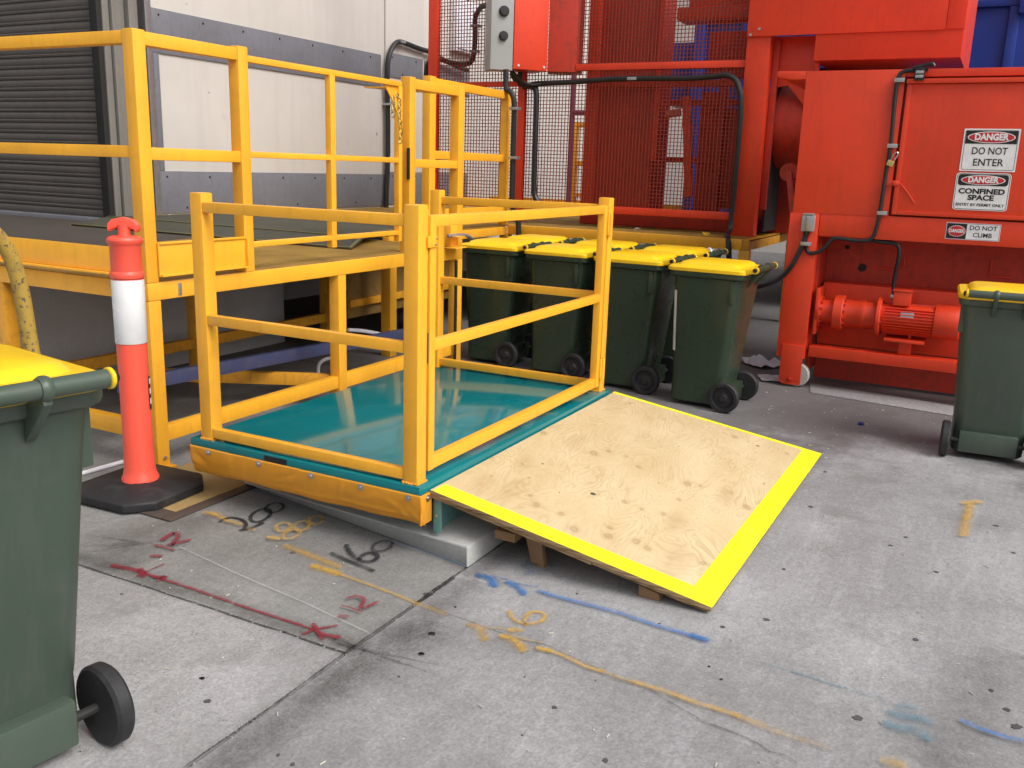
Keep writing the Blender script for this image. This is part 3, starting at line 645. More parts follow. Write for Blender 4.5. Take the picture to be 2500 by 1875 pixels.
hose('conduit', 'black conduit looping from the mesh post to the grey button panel', [(5.62, 3.60, 2.63), (5.62, 3.456, 2.555), (5.62, 3.303, 2.514), (5.62, 3.153, 2.503), (5.62, 3.081, 2.554), (5.62, 3.058, 2.733), (5.62, 3.062, 2.927), (5.60, 3.019, 2.991), (5.4, 2.86, 3.0), (5.25, 2.68, 2.98)], .026, [(5.62, 3.07, 2.62), (5.62, 3.06, 2.86)])
hose('conduit', 'short black conduit hanging beside the yellow railing post', [(5.62, 3.54, 2.60), (5.62, 3.609, 2.52), (5.62, 3.637, 2.40), (5.6, 3.63, 1.9), (5.6, 3.62, 1.0)], .028)

# ================================================================== YELLOW DOCK (front part)
Y0 = 1.637
dock = thing('loading_dock', 'golden yellow steel loading dock with railings around the building corner', 'loading dock', (.24, 1.67, 0))
def dk(name, *a, m='yellow', **k): return box_part(name, M[m], dock, *a, **k)
P = .07
# deck and edge beams
dp = MB(); dp.prism([(.215, Y0+.01), (3.05, Y0+.01), (3.05, 5.0), (2.30, 5.0), (2.25, 3.4), (.215, 3.1)], .905, .921); dp.build('deck_plate', M['tread'], dock, 0)
dp = MB(); dp.prism([(.215, 3.104), (2.25, 3.404), (2.30, 5.004), (2.79, 5.004), (2.79, 13), (.215, 13)], .905, .923); dp.build('deck_plate', M['deck_dark'], dock, 0, label='dark trodden rubber covered deck by the roller door')
dk('edge_beam', .206, 3.06, Y0, Y0+.06, .834, .918, bevel=.006)
dk('edge_beam', .206, .266, Y0+.06, 13, .834, .918, bevel=.006)
dk('edge_beam', 3.0, 3.06, Y0+.06, 5.0, .834, .918, bevel=.006)
dk('weld_scar', .385, .405, Y0-.004, Y0, .845, .905, m='galv', bevel=.001)
for y in (2.75, 3.9): dk('cross_beam', .27, 3.0, y, y+.06, .834, .90, m='yellow_dirty')
# railing posts
dk('post', .206, .206+P, Y0, Y0+P, .918, 2.04, bevel=.007)
dk('post', .842, .842+P, Y0, Y0+P, .918, 2.045, bevel=.007)
dk('rail', .206+P, .842, Y0+.004, Y0+P-.004, 1.975, 2.034, bevel=.006)
dk('rail', .206+P, .842, Y0+.004, Y0+P-.004, 1.478, 1.535, bevel=.006)
dk('rail', .21, .206+P-.004, Y0+P, 13, 1.978, 2.034, bevel=.006)
dk('rail', .21, .206+P-.004, Y0+P, 13, 1.486, 1.540, bevel=.006)
for y in (3.6, 5.6): dk('post', .206, .206+P, y, y+P, .918, 1.97, bevel=.007)
# toe boards with folded edges
tb = dk('kick_plate', .27, .845, Y0-.012, Y0-.004, .945, 1.106, bevel=.002)
box_part('folded_edge', M['yellow'], tb, .275, .842, Y0-.03, Y0-.0125, .945, .955, .002)
box_part('folded_edge', M['yellow'], tb, .275, .842, Y0-.02, Y0-.0125, 1.095, 1.106, .002)
box_part('end_flange', M['yellow'], tb, .832, .846, Y0-.03, Y0-.0125, .956, 1.094, .002)
dk('kick_plate', .194, .2025, Y0+.03, 13, .957, 1.075, bevel=.002)
dk('kick_ledge', .17, .2025, Y0+.03, 13, .945, .955, bevel=.002)
# lighter infill frame, railings over the lift
fr = dk('infill_frame', .914, 2.30, Y0+.015, Y0+.05, 1.975, 2.008, bevel=.005, label='thinner yellow railing frame with two bays')
for z0, z1 in ((1.504, 1.536), (1.042, 1.072)): box_part('rail', M['yellow'], fr, .914, 2.29, Y0+.016, Y0+.049, z0, z1, .005)
for x0, x1 in ((1.575, 1.62), (2.262, 2.30)): box_part('stile', M['yellow'], fr, x0, x1, Y0+.012, Y0+.053, 1.0, 1.978, .005)
gs = MB(); gs.extrude([(2.13, Y0+.03, 1.974), (2.262, Y0+.03, 1.974), (2.262, Y0+.03, 1.82), (2.235, Y0+.03, 1.86)], (0, .006, 0)); gs.build('gusset', M['yellow'], fr)
# box framed swing gate at the end
sg = dk('gate_post', 2.357, 2.357+P, Y0-.005, Y0+P, .918, 2.045, bevel=.007, label='hinge post of the box framed gate')
dk('gate_post', 2.97, 2.97+P+.01, Y0-.005, Y0+P, .918, 2.042, bevel=.007)
dk('gate_rail', 2.427, 2.97, Y0, Y0+P-.005, 1.972, 2.036, bevel=.006)
dk('gate_rail', 2.427, 2.97, Y0, Y0+P-.005, 1.477, 1.532, bevel=.006)
tp = MB(); tp.extrude([(2.43, Y0+P-.004, 1.985), (2.96, Y0+P-.004, 1.985), (2.95, Y0+.16, 1.985), (2.44, Y0+.42, 1.985)], (0, 0, .008)); tp.build('top_plate', M['yellow'], dock)
dk('latch_slot', 2.345, 2.3575, Y0-.008, Y0+.01, 1.40, 1.60, m='dark', bevel=.001)
# end plates and box at the right end
dk('end_plate', 2.86, 2.9625, Y0-.02, Y0+.05, .93, 1.08, bevel=.004)
dk('shelf_plate', 2.80, 2.9625, Y0-.10, Y0-.005, 1.005, 1.012, bevel=.002)
dk('shelf_plate', 2.80, 2.9625, Y0-.10, Y0-.005, .925, .932, bevel=.002)
MB().tube([(2.76, 1.58, 1.016), (2.85, 1.56, 1.018), (2.95, 1.545, 1.013), (3.03, 1.54, .985)], .013, 8, 4).build('grab_pipe', M['galv'], dock)
# legs
for x, y in ((.206, Y0), (1.612, Y0), (2.99, Y0)):
    lg = dk('leg', x, x+.075, y+.001, y+.075, .0, .834, bevel=.007)
    box_part('foot_plate', M['yellow_dirty'], lg, x-.02, x+.095, y-.02, y+.10, .0, .012, .002)
    MB().cyl((x+.04, y+.001, .06), (x+.04, y-.008, .06), .010, seg=8).build('bolt', M['steel'], lg)
for x, y in ((.206, 2.72), (1.612, 2.85), (2.99, 2.85), (.206, 4.2), (1.612, 4.2), (.206, 6), (2.6, 4.2)):
    dk('leg', x, x+.075, y, y+.075, 0, .834, m='yellow_dirty', bevel=.007)
dk('low_rail', .281, 1.612, Y0+.01, Y0+.065, .135, .211, bevel=.006)
dk('low_rail', 1.687, 2.99, Y0+.01, Y0+.065, .125, .213, bevel=.006)
dk('low_rail', .215, .272, Y0+.076, 2.72, .14, .225, bevel=.006, m='yellow')
dk('low_rail', .215, .272, 2.795, 6, .14, .225, bevel=.006, m='yellow_dirty')
dk('low_rail', .281, 1.612, 2.86, 2.91, .24, .31, m='yellow_dirty', bevel=.006)
dk('low_rail', 1.687, 2.99, 2.86, 2.91, .24, .31, m='yellow_dirty', bevel=.006)
MB().bar((1.66, 1.72, .17), (1.05, 2.9, .17), .05, .075).build('brace', M['yellow_dirty'], dock, .005)
dk('skirt_panel', 2.94, 4.6, 2.60, 2.612, .30, .83, m='panel_brown', bevel=.002)
dk('angle_strip', 2.94, 4.6, 2.57, 2.598, .39, .445, m='yellow_dirty', bevel=.002)
MB().tube([(2.947, 1.62, .06), (2.947, 1.62, .5), (2.945, 1.62, .83)], .012, 8, 1).build('cable_pipe', M['hose'], dock)

# rubber sheet over the dock leveller 
mt = MB()
def sheet(pts, th): mt.hexa([(x, y, z) for x, y, z in pts] + [(x, y, z+th) for x, y, z in pts])
sheet([(2.24, 2.02, .923), (2.62, 2.20, .965), (2.62, 4.9, .975), (2.27, 4.9, .923)], .010)
sheet([(2.62, 2.20, .966), (3.02, 2.33, .970), (3.02, 4.9, .970), (2.62, 4.9, .976)], .010)
sheet([(3.02, 2.42, .970), (4.05, 2.55, .970), (4.2, 4.9, .970), (3.02, 4.9, .970)], .010)
mt = mt.build('rubber_mat', M['mat'], None, .003); tag(mt, 'grey green rubber sheet humped over the yellow dock deck', 'mat')
for a, b in (((2.25, 2.04, .936), (2.27, 4.88, .936)), ((2.25, 2.04, .936), (2.62, 2.22, .978)), ((2.62, 2.22, .979), (3.02, 2.35, .983)), ((2.62, 2.22, .979), (2.62, 4.88, .989)), ((3.05, 2.44, .983), (4.04, 2.57, .983))):
    MB().bar(a, b, .022, .006).build('edge_stripe', M['mat_edge'], mt, .002)

# chain hung on the infill frame
cn = MB()
def chain(pts, pitch=.026, r=.0045):
    Pp = smooth_path(pts, 12); acc = 0; last = Pp[0]; i = 0
    for p in Pp[1:]:
        acc += (p-last).length
        if acc >= pitch:
            d = (p-last).normalized(); s = d.cross(Vector((1, 0, 0) if i % 2 else (0, 1, 0))).normalized()
            ring = [p + d*(math.cos(t)*pitch*.72) + s*(math.sin(t)*.012) for t in [2*math.pi*k/10 for k in range(11)]]
            cn.tube(ring, r, 5, 1); acc = 0; i += 1
        last = p
chain([(2.165, 1.612, 1.925), (2.205, 1.612, 1.89), (2.208, 1.612, 1.80), (2.224, 1.612, 1.70), (2.218, 1.612, 1.62)])
chain([(2.139, 1.612, 1.915), (2.141, 1.612, 1.84), (2.139, 1.612, 1.775)])
tag(cn.build('chain', M['brass']), 'brassy chain hanging from the yellow railing corner', 'chain')

# ================================================================== YELLOW PLATFORM (behind the bins)
d2 = thing('dock_platform', 'yellow platform behind the wheelie bins carrying the red mesh guard', 'loading dock', (5, 1, 0))
def d2p(name, *a, m='yellow', **k): return box_part(name, M[m], d2, *a, **k)
dp = MB(); dp.prism([(3.065, 2.31), (5.01, 2.31), (5.01, .0), (9.5, .0), (9.5, 5.0), (3.065, 5.0)], .955, .965); dp.build('deck_plate', M['tread'], d2)
d2p('edge_beam', 5.0, 5.06, .062, 2.30, .878, .968, bevel=.006)
d2p('edge_beam', 3.065, 4.998, 2.30, 2.36, .875, .952, bevel=.006)
d2p('edge_beam', 5.0, 9.5, .0, .06, .878, .968, bevel=.006, m='yellow_dirty')
for x, y in ((5.0, -.005), (4.99, 2.29), (7.0, .0), (3.10, 2.31), (7, 3), (9, 0)): d2p('leg', x, x+.09, y, y+.09, 0, .877, bevel=.007, m='yellow')
d2p('low_rail', 5.01, 5.05, .09, 2.29, .12, .19, m='yellow_dirty')
d2p('low_rail', 5.01, 5.05, .09, 2.29, .45, .52, m='yellow_dirty')
d2p('kick_plate', 9.3, 9.32, .1, 4.9, .97, 1.08)
# railing at the inner corner
d2p('post', 3.63, 3.72, 2.30, 2.375, .953, 2.185, bevel=.007)
d2p('post', 4.93, 5.0, 2.30, 2.37, .97, 2.16, bevel=.007)
d2p('rail', 3.72, 4.93, 2.31, 2.365, 2.105, 2.175, bevel=.006)
d2p('rail', 3.72, 4.93, 2.31, 2.365, 1.545, 1.612, bevel=.006)
d2p('kick_plate', 3.40, 4.98, 2.285, 2.297, 1.0, 1.145, bevel=.003)
d2p('rear_rail', 8.5, 8.55, 2.2, 3.25, 2.03, 2.09); d2p('rear_rail', 8.5, 8.55, 2.2, 3.25, 1.55, 1.61); d2p('rear_rail', 8.5, 8.55, 2.2, 3.25, 1.15, 1.2)
for y in (3.17, 2.66): d2p('rear_post', 8.48, 8.56, y, y+.075, .97, 2.1)
d2p('rear_beam', 6.9, 6.95, -1.2, 1.6, .98, 1.10)
for i, (u, y, m, lb) in enumerate(((5.09, 1.02, 'paper', 'white scrap of paper on the yellow platform edge'), (5.12, .42, 'lid', 'yellow scrap of plastic on the yellow platform edge'))):
    k = MB(); r = random.Random(i+3); z = .969
    for j in range(4):
        a = j*1.6; k.face([(u+r.uniform(-.03, .03), y+r.uniform(-.05, .05), z+r.uniform(0, .045)) for _ in range(3)])
    o = k.build('litter_scrap', M[m], smooth=False); tag(o, lb, 'litter')
hose('conduit', 'black conduit clamped to the inner corner railing post', [(4.90, 2.31, 2.36), (4.90, 2.30, 2.198), (4.91, 2.262, 2.17), (4.91, 2.222, 2.087), (4.91, 2.216, 1.865), (4.91, 2.214, 1.441), (4.91, 2.206, 1.153), (4.95, 2.165, 1.02), (4.95, 2.15, .87)], .026, [(4.91, 2.22, 2.02), (4.91, 2.215, 1.585)])

# ================================================================== SCISSOR LIFT WITH CAGE
PZ, HC, LX, LY, p = .307, 1.05, 1.813, 1.057, .065
lift = thing('lift_platform', 'low teal lift table inside a yellow cage with a gate', 'lift table', (.9, .55, .08))
def lf(name, *a, m='yellow', **k): return box_part(name, M[m], lift, *a, **k)
lf('platform_plate', -.012, LX+p+.03, -.020, LY+p+.05, PZ-.036, PZ-.001, m='teal', bevel=.003)
lf('base_frame', .50, LX-.25, .30, LY-.2, .081, PZ-.04, m='dark', bevel=.004)
for x, y in ((0, 0), (0, LY), (LX, 0), (LX, LY)): lf('post', x, x+p, y, y+p, PZ, PZ+HC, bevel=.007)
ZR = ((1.278, 1.321), (.812, .855), (.318, .361))
for z0, z1 in ZR:
    lf('rail', .003, .038, p, LY, z0, z1, bevel=.005)
    lf('rail', LX+.02, LX+.055, p, LY, z0, z1, bevel=.005)
gate = lf('gate', p+.012, p+.054, -.002, .038, .342, 1.319, bevel=.005, label='yellow swing gate of three rails')
box_part('stile', M['yellow'], gate, LX-.062, LX-.02, -.002, .038, .342, 1.319, .005)
for z0, z1 in ((1.276, 1.318), (.812, .853), (.343, .392)): box_part('rail', M['yellow'], gate, p+.054, LX-.062, 0, .036, z0, z1, .005)
for z in (1.163, .387):
    box_part('hinge', M['yellow'], gate, LX-.03, LX+.03, -.012, -.0025, z, z+.109, .003)
    MB().cyl((LX-.005, -.014, z), (LX-.005, -.014, z+.109), .011, seg=12).build('hinge_pin', M['yellow'], gate)
box_part('latch_plate', M['yellow'], gate, .050, .112, -.010, -.0025, 1.203, 1.245, .003)
for x in (.098, .104): MB().cyl((x, -.010, 1.213 if x < .1 else 1.235), (x, -.014, 1.213 if x < .1 else 1.235), .004, seg=8).build('screw', M['galv'], gate)
lf('lock_slot', p-.001, p+.006, -.001, .03, .772, .887, m='rust', bevel=.001)
rw = random.Random(6)
for x, y in ((0, 0), (0, LY), (LX, 0), (LX, LY)):
    pts = []
    for (ax, ay), (bx, by) in zip(((x-.001, y-.001), (x+p+.001, y-.001), (x+p+.001, y+p+.001), (x-.001, y+p+.001)), ((x+p+.001, y-.001), (x+p+.001, y+p+.001), (x-.001, y+p+.001), (x-.001, y-.001))):
        for i in range(7): pts.append((ax+(bx-ax)*i/7+rw.uniform(-.0015, .0015), ay+(by-ay)*i/7+rw.uniform(-.0015, .0015), PZ+.001+rw.uniform(0, .003)))
    MB().tube(pts+[pts[0]], lambda t: .0045+.0018*math.sin(t*140), 6, 2).build('weld_bead', M['tarp'], lift)
# label on the edge of the plate
lf('rating_plate', -.0145, -.0125, .63, .75, .277, .300, m='print_black', bevel=0)
# pvc skirt: creased sheet hung along the platform's left edge, with washers
def skirt(y0, y1, zt, zb, x):
    bm = bmesh.new(); nx, nz = 150, 16; r = random.Random(4); g = []
    cr = []
    for i in range(34):      # sharp creases: short lines across the sheet
        cr.append((r.uniform(0, 1), r.uniform(.25, 1.05), r.uniform(-1.3, 1.3), r.uniform(.02, .10), r.uniform(.10, .28), r.uniform(-.0032, .0042)))
    cr += [(.97, .7, .3, .05, .3, .006), (.99, .9, -.5, .05, .3, .009), (.93, .8, .9, .04, .25, .006), (.02, .6, .5, .05, .35, .008), (.0, .9, -.4, .04, .3, .009)]
    for i in range(nx+1):
        row = []
        t = i/nx; y = y0 + (y1-y0)*t
        for j in range(nz+1):
            s = j/nz; z = zt + (zb(t)-zt)*s; o = 0
            for ct, cs, an, hl, wd, am in cr:
                du, dv = (t-ct)*1.12, (s-cs)*.13; c_a, s_a = math.cos(an), math.sin(an)
                al, ac = du*c_a+dv*s_a, -du*s_a+dv*c_a
                if abs(al) < hl: o += am*max(0, 1-abs(ac)/(wd*.09))*(1-(al/hl)**2)
            o += .0035*s*math.sin(7*t+.5) + .006*math.exp(-((s-.80-.04*math.sin(6*t))/.035)**2)*min(1, .25+t)
            row.append(bm.verts.new((x - .004 - o + .042*s*s, y, z + .002*math.sin(23*y)*s)))
        g.append(row)
    for i in range(nx):
        for j in range(nz): bm.faces.new((g[i][j], g[i+1][j], g[i+1][j+1], g[i][j+1]))
    bmesh.ops.recalc_face_normals(bm, faces=bm.faces)
    bmesh.ops.translate(bm, verts=bm.verts, vec=-root_loc(lift))
    me = bpy.data.meshes.new('skirt'); bm.to_mesh(me); bm.free(); me.shade_smooth(); me.materials.append(M['tarp'])
    o = link('skirt', me, lift); md = o.modifiers.new('thick', 'SOLIDIFY'); md.thickness = .002; return o
sk = skirt(LY+p+.055, -.030, .275, lambda t: .140 + .004*math.sin(8*t) , -.012)
fs = MB(); fs.box(-.010, .066, -.027, -.021, .150, .272); fs.build('skirt_return', M['tarp'], lift, .002)
for y in (1.064, .778, .499, .251, .027):
    MB().lathe([(.013, 0), (.013, .003), (.0065, .004), (.0065, .009), (.002, .010)], (-.0165, y, .258), (-1, 0, 0), 14).build('skirt_bolt', M['steel'], sk)
MB().lathe([(.013, 0), (.013, .003), (.0065, .004), (.0065, .009)], (.035, -.028, .252), (0, -1, 0), 14).build('skirt_bolt', M['steel'], sk)
# teal angle bracket under the ramp's head
br = lf('ramp_bracket', .078, .086, -.062, -.026, .10, .258, m='teal_dull', bevel=.002)
box_part('bracket_web', M['teal_dull'], br, .0865, .34, -.036, -.028, .10, .248, .002)
for z in (.12,): MB().cyl((.078, -.044, .17), (.073, -.044, .17), .006, seg=8).build('rivet', M['steel'], br)

# ================================================================== PLYWOOD RAMP
ramp = thing('plywood_ramp', 'plywood loading ramp edged with fluorescent yellow in front of the lift gate', 'ramp', (1.0, -.6, 0))
A_, B_, C_, D_ = Vector((.05, -.027, .281)), Vector((1.965, -.030, .281)), Vector((2.258, -1.139, .030)), Vector((.157, -1.122, .030))
def rp(u, v, h=0):      # u along the head, v down the slope
    a = A_.lerp(B_, u); b = D_.lerp(C_, u); q = a.lerp(b, v); n = (B_-A_).cross(D_-A_).normalized()
    if n.z < 0: n = -n
    return q + n*h
def ramp_quad(name, m, uv, h0, h1, uvmap=False, bevel=.0015, par=None, label=None):
    (u0, u1, v0, v1) = uv
    k = MB(); k.hexa([rp(u0, v0, h0), rp(u1, v0, h0), rp(u1, v1, h0), rp(u0, v1, h0), rp(u0, v0, h1), rp(u1, v0, h1), rp(u1, v1, h1), rp(u0, v1, h1)])
    o = k.build(name, m, par or ramp, bevel, label=label)
    if uvmap:
        me = o.data; ul = me.uv_layers.new(name='UVMap'); rl = root_loc(par or ramp)
        ex = (B_-A_).normalized(); ey = (D_-A_).normalized()
        for lp in me.loops:
            q = me.vertices[lp.vertex_index].co + rl - A_; ul.data[lp.index].uv = (q.dot(ex), q.dot(ey))
    return o
def add_edge(o):
    o.data.materials.append(M['ply_edge'])
    up_ = (B_-A_).cross(D_-A_).normalized()
    for f in o.data.polygons: f.material_index = 0 if abs(f.normal.dot(up_)) > .9 else 1
ps = ramp_quad('plywood_sheet', M['ply'], (0, 1, 0, 1), -.017, 0, True); add_edge(ps)
pu = ramp_quad('lower_sheet', M['ply_edge'], (.004, .996, .0, .60), -.034, -.0175)
pu2 = ramp_quad('lower_sheet', M['ply_edge'], (.005, .995, .603, .985), -.031, -.0175)
for uv in ((.0, .047, .012, 1.0), (.984, 1.0, 0, 1.0), (.0475, .9835, .915, 1.0)):
    ramp_quad('edge_stripe', M['tape'], uv, .0006, .0016, bevel=0)
# timber packers under the sheet
pk = MB(); pk.hexa([(.20, -.455, 0), (.232, -.455, 0), (.232, -.40, 0), (.20, -.40, 0), (.20, -.435, .13), (.232, -.435, .13), (.232, -.36, .15), (.20, -.36, .15)]); pk.build('timber_wedge', M['timber'], ramp, .003)
MB().hexa([(.17, -.34, .088), (1.7, -.34, .088), (1.7, -.25, .088), (.17, -.25, .088), (.17, -.34, .125), (1.7, -.34, .125), (1.7, -.25, .125), (.17, -.25, .125)]).build('timber_bearer', M['timber'], ramp, .003)
MB().hexa([(.165, -.93, 0), (1.9, -.93, 0), (1.9, -.85, 0), (.165, -.85, 0), (.165, -.925, .028), (1.9, -.925, .028), (1.9, -.85, .045), (.165, -.85, .045)]).build('timber_bearer', M['timber'], ramp, .003)

# ================================================================== BOLLARD, PIT COVER, HOOP
bo = thing('bollard', 'fluorescent orange T top bollard with a white band on a black rubber base', 'bollard', (-.05, 1.46, .0))
base = MB()
def octo(r, z): return [(-.05+r*math.cos(math.radians(a+3)), 1.46+r*math.sin(math.radians(a+3)), z) for a in (239, 301, 329, 391, 419, 481, 509, 571)]
base.loft([octo(.275, .012), octo(.275, .045), octo(.262, .055), octo(.09, .075), octo(.08, .078)])
bs = base.build('rubber_base', M['rubber'], bo, .004)
box_part('hand_slot', M['black'], bs, -.215, -.175, 1.40, 1.50, .0595, .0625, .001)
o_ = (-.05, 1.46, 0)
MB().lathe([(.082, .066), (.080, .085), (.072, .10), (.067, .13), (.0635, .25), (.063, .70), (.064, .982), (.069, .986), (.071, .996), (.069, 1.008), (.064, 1.014), (.064, 1.12), (.068, 1.128), (.073, 1.135), (.074, 1.147), (.068, 1.157), (.05, 1.163), (.0, 1.164)], o_, seg=36).build('post', M['orange'], bo)
MB().lathe([(.0655, .702), (.0665, .704), (.0672, .976), (.066, .978)], o_, seg=36, cap=False).build('reflective_band', M['band'], bo)
MB().lathe([(.028, 1.16), (.025, 1.175), (.026, 1.195), (.026, 1.21)], o_, seg=16).build('neck', M['orange'], bo)
th = MB(); prof = [(-.062, 1.178), (-.068, 1.192), (-.066, 1.212), (-.045, 1.232), (0, 1.242), (.045, 1.232), (.066, 1.212), (.068, 1.192), (.055, 1.176), (.045, 1.19), (.02, 1.2), (-.02, 1.2), (-.045, 1.19)]
dx, dy = math.cos(math.radians(-63)), math.sin(math.radians(-63))
th.extrude([(-.05 - dy*.018 + dx*a, 1.46 + dx*.018 + dy*a, z) for a, z in prof], (dy*.036, -dx*.036, 0)); th.build('handle', M['orange'], bo, .008, 3)
st = MB(); pts = []
for z in (.40, .55):
    for i in range(4): a = math.radians(292+i*8); pts.append((-.05+.0655*math.cos(a), 1.46+.0655*math.sin(a), z))
for i in range(3): st.face([pts[i], pts[i+1], pts[i+5], pts[i+4]])
stk = st.build('sticker', M['print_black'], bo)
for z in (.425, .47, .515):
    q = MB(); pp = [(-.05+.0665*math.cos(math.radians(a)), 1.46+.0665*math.sin(math.radians(a))) for a in (296, 303, 311)]
    for (x0, y0), (x1, y1) in zip(pp, pp[1:]): q.face([(x0, y0, z), (x1, y1, z), (x1, y1, z+.026), (x0, y0, z+.026)])
    q.build('sticker_print', M['white'], stk)

pit = thing('pit_cover', 'plywood pit cover in a rust brown angle frame beneath the bollard', 'pit cover', (.05, 1.5, 0))
box_part('plywood_infill', plain('weathered pit plywood', (.36, .245, .10), .75, 0, .2), pit, -.14, .40, 1.145, 1.60, .001, .008, .001)
for a in ((-.225, .33, 1.085, 1.143), (-.225, -.142, 1.145, 1.75)): box_part('angle_frame', M['rust'], pit, *a, .001, .010, .002)

hp = MB(); hp.tube([(-.475, 1.5, 0), (-.478, 1.5, .5), (-.50, 1.5, .80), (-.512, 1.5, .95), (-.53, 1.5, 1.06), (-.565, 1.5, 1.15), (-.64, 1.5, 1.23), (-.76, 1.5, 1.26), (-1.05, 1.5, 1.26), (-1.2, 1.5, 1.2), (-1.27, 1.5, 1.05), (-1.28, 1.5, .5), (-1.28, 1.5, 0)], .030, 14, 5)
tag(hp.build('hoop_barrier', M['worn_hoop']), 'bent pipe hoop with worn yellow paint and rust behind the left bin', 'hoop barrier')
MB_ = MB(); MB_.bar((.32, 2.02, .35), (2.87, 2.02, .255), .045, .075); tag(MB_.build('blue_beam', M['blue_beam'], None, .004), 'scuffed blue steel beam lying under the yellow dock', 'beam')
wp = MB(); wp.tube([(2.43, 2.2, .326), (2.447, 2.2, .324), (2.598, 2.2, .295), (2.781, 2.2, .25), (2.95, 2.2, .2)], .014, 8, 4); tag(wp.build('white_pipe', M['white_box']), 'white plastic pipe under the dock above the blue beam', 'pipe')
wp = MB(); wp.tube([(2.22, 2.2, .155), (2.16, 2.2, .155), (2.11, 2.2, .14), (2.090, 2.2, .105), (2.088, 2.2, .02)], .012, 8, 5); tag(wp.build('white_pipe', M['white_box']), 'bent white pipe elbow on the ground under the dock', 'pipe')
wp = MB(); wp.tube([(-.7, 2.0, .012), (-.2, 1.9, .012), (.2, 1.87, .012)], .011, 8, 1); tag(wp.build('white_pipe', M['white_box']), 'straight pale pipe on the ground behind the bollard', 'pipe')

# ================================================================== WHEELIE BINS
def rrect(hw, yf, yr, r, z, n=4):
    out = []
    for cx, cy, a0 in ((hw-r, yf-r, 0), (-hw+r, yf-r, 90), (-hw+r, yr+r, 180), (hw-r, yr+r, 270)):
        for i in range(n+1): a = math.radians(a0 + 90*i/n); out.append((cx+r*math.cos(a), cy+r*math.sin(a), z))
    return out
def make_bin(label, m_body):
    root = thing('wheelie_bin', label, 'wheelie bin', (0, 0, 0), 'green wheelie bins with yellow lids')
    b = MB(); b.loft([rrect(.165, .185, -.14, .03, .022), rrect(.178, .197, -.155, .04, .035), rrect(.180, .198, -.16, .055, .18), rrect(.183, .2, -.168, .058, .21), rrect(.222, .216, -.238, .06, .855), rrect(.224, .217, -.24, .06, .866)])
    body = b.build('body', m_body, root)
    r = MB(); r.loft([rrect(.228, .222, -.246, .045, .850), rrect(.243, .236, -.258, .05, .858), rrect(.246, .240, -.262, .05, .868), rrect(.246, .240, -.262, .05, .892), rrect(.240, .234, -.256, .05, .897)]); r.build('rim', m_body, root)
    box_part('side_rib', m_body, body, -.231, .231, -.195, -.165, .70, .85, .006)          # lugs under the rim
    box_part('rear_pad', m_body, body, -.148, .142, -.199, -.13, .035, .150, .008)
    l = MB(); l.loft([rrect(.242, .243, -.262, .045, .889), rrect(.252, .252, -.268, .05, .893), rrect(.252, .252, -.268, .05, .912), rrect(.244, .243, -.262, .05, .921), rrect(.205, .20, -.215, .05, .926), rrect(.19, .185, -.2, .05, .943), rrect(.17, .165, -.18, .05, .951), rrect(.02, .02, -.02, .01, .957)])
    lid = l.build('lid', M['lid'], root)
    for s in (-1, 1):
        MB().loft([rrect(.016, .02, -.045, .01, .92), rrect(.010, .012, -.030, .008, .934)]).build('lid_boss', M['lid'], lid).location = (s*.155, -.17, 0)
        k = MB(); k.hexa([(s*.215-.008, -.322, .907), (s*.215+.008, -.322, .907), (s*.215+.014, -.25, .893), (s*.215-.014, -.25, .893), (s*.215-.008, -.318, .945), (s*.215+.008, -.318, .945), (s*.215+.014, -.24, .922), (s*.215-.014, -.24, .922)]); k.build('hinge_arm', M['lid'], lid, .008, 3)
        MB().lathe([(.020, 0), (.0235, .002), (.0235, .009), (.020, .012), (.008, .0122)], (s*.208, -.315, .926), (s, 0, 0), 18).build('hinge_ring', M['lid'], lid)
        MB().lathe([(.014, 0), (.012, .006), (.004, .008)], (s*.2245, -.315, .926), (s, 0, 0), 12).build('hinge_pin', M['black'], lid)
        k = MB(); k.hexa([(s*.075-.01, -.33, .895), (s*.075+.01, -.33, .895), (s*.075+.012, -.24, .80), (s*.075-.012, -.24, .80), (s*.075-.01, -.325, .915), (s*.075+.01, -.325, .915), (s*.075+.012, -.25, .885), (s*.075-.012, -.25, .885)]); k.build('handle_bracket', m_body, root, .004)
        MB().lathe([(.024, 0), (.028, .008), (.028, .016), (.024, .024)], (s*.075-.012, -.315, .926), (1, 0, 0), 16).build('handle_collar', m_body, root)
        wl = MB(); wl.lathe([(.062, .0), (.092, .0), (.1, .008), (.1, .036), (.093, .044), (.072, .044), (.066, .034), (.045, .032), (.028, .036), (.022, .046), (.0, .047)], (s*.194, -.185, .1), (s, 0, 0), 32); wh = wl.build('wheel', M['rubber'], root)
        MB().lathe([(.060, .036), (.063, .040), (.060, .041)], (s*.194, -.185, .1), (s, 0, 0), 28, False).build('wheel_ring', M['black'], wh)
    MB().cyl((-.207, -.315, .926), (.207, -.315, .926), .0205, seg=16).build('handle', m_body, root)
    MB().cyl((-.20, -.185, .1), (.20, -.185, .1), .012, seg=10).build('axle', M['dark'], root)
    return root
def copy_bin(src, label):
    r = src.copy(); C.objects.link(r); r['label'] = label
    for ch in src.children:
        c = ch.copy(); C.objects.link(c); c.parent = r
        for g in ch.children:
            d = g.copy(); C.objects.link(d); d.parent = c
    return r
proto = make_bin('green wheelie bin nearest the ramp and the red compactor', M['bin'])
proto2 = make_bin('green wheelie bin cut off by the left edge, its handle and wheel towards the camera', M['bin_scuffed'])
def place(o, x, y, rz, sc=1): o.location = (x, y, 0); o.rotation_euler = (0, 0, math.radians(rz)); o.scale = (sc,)*3; return o
place(proto, 3.15, -.238, -3)
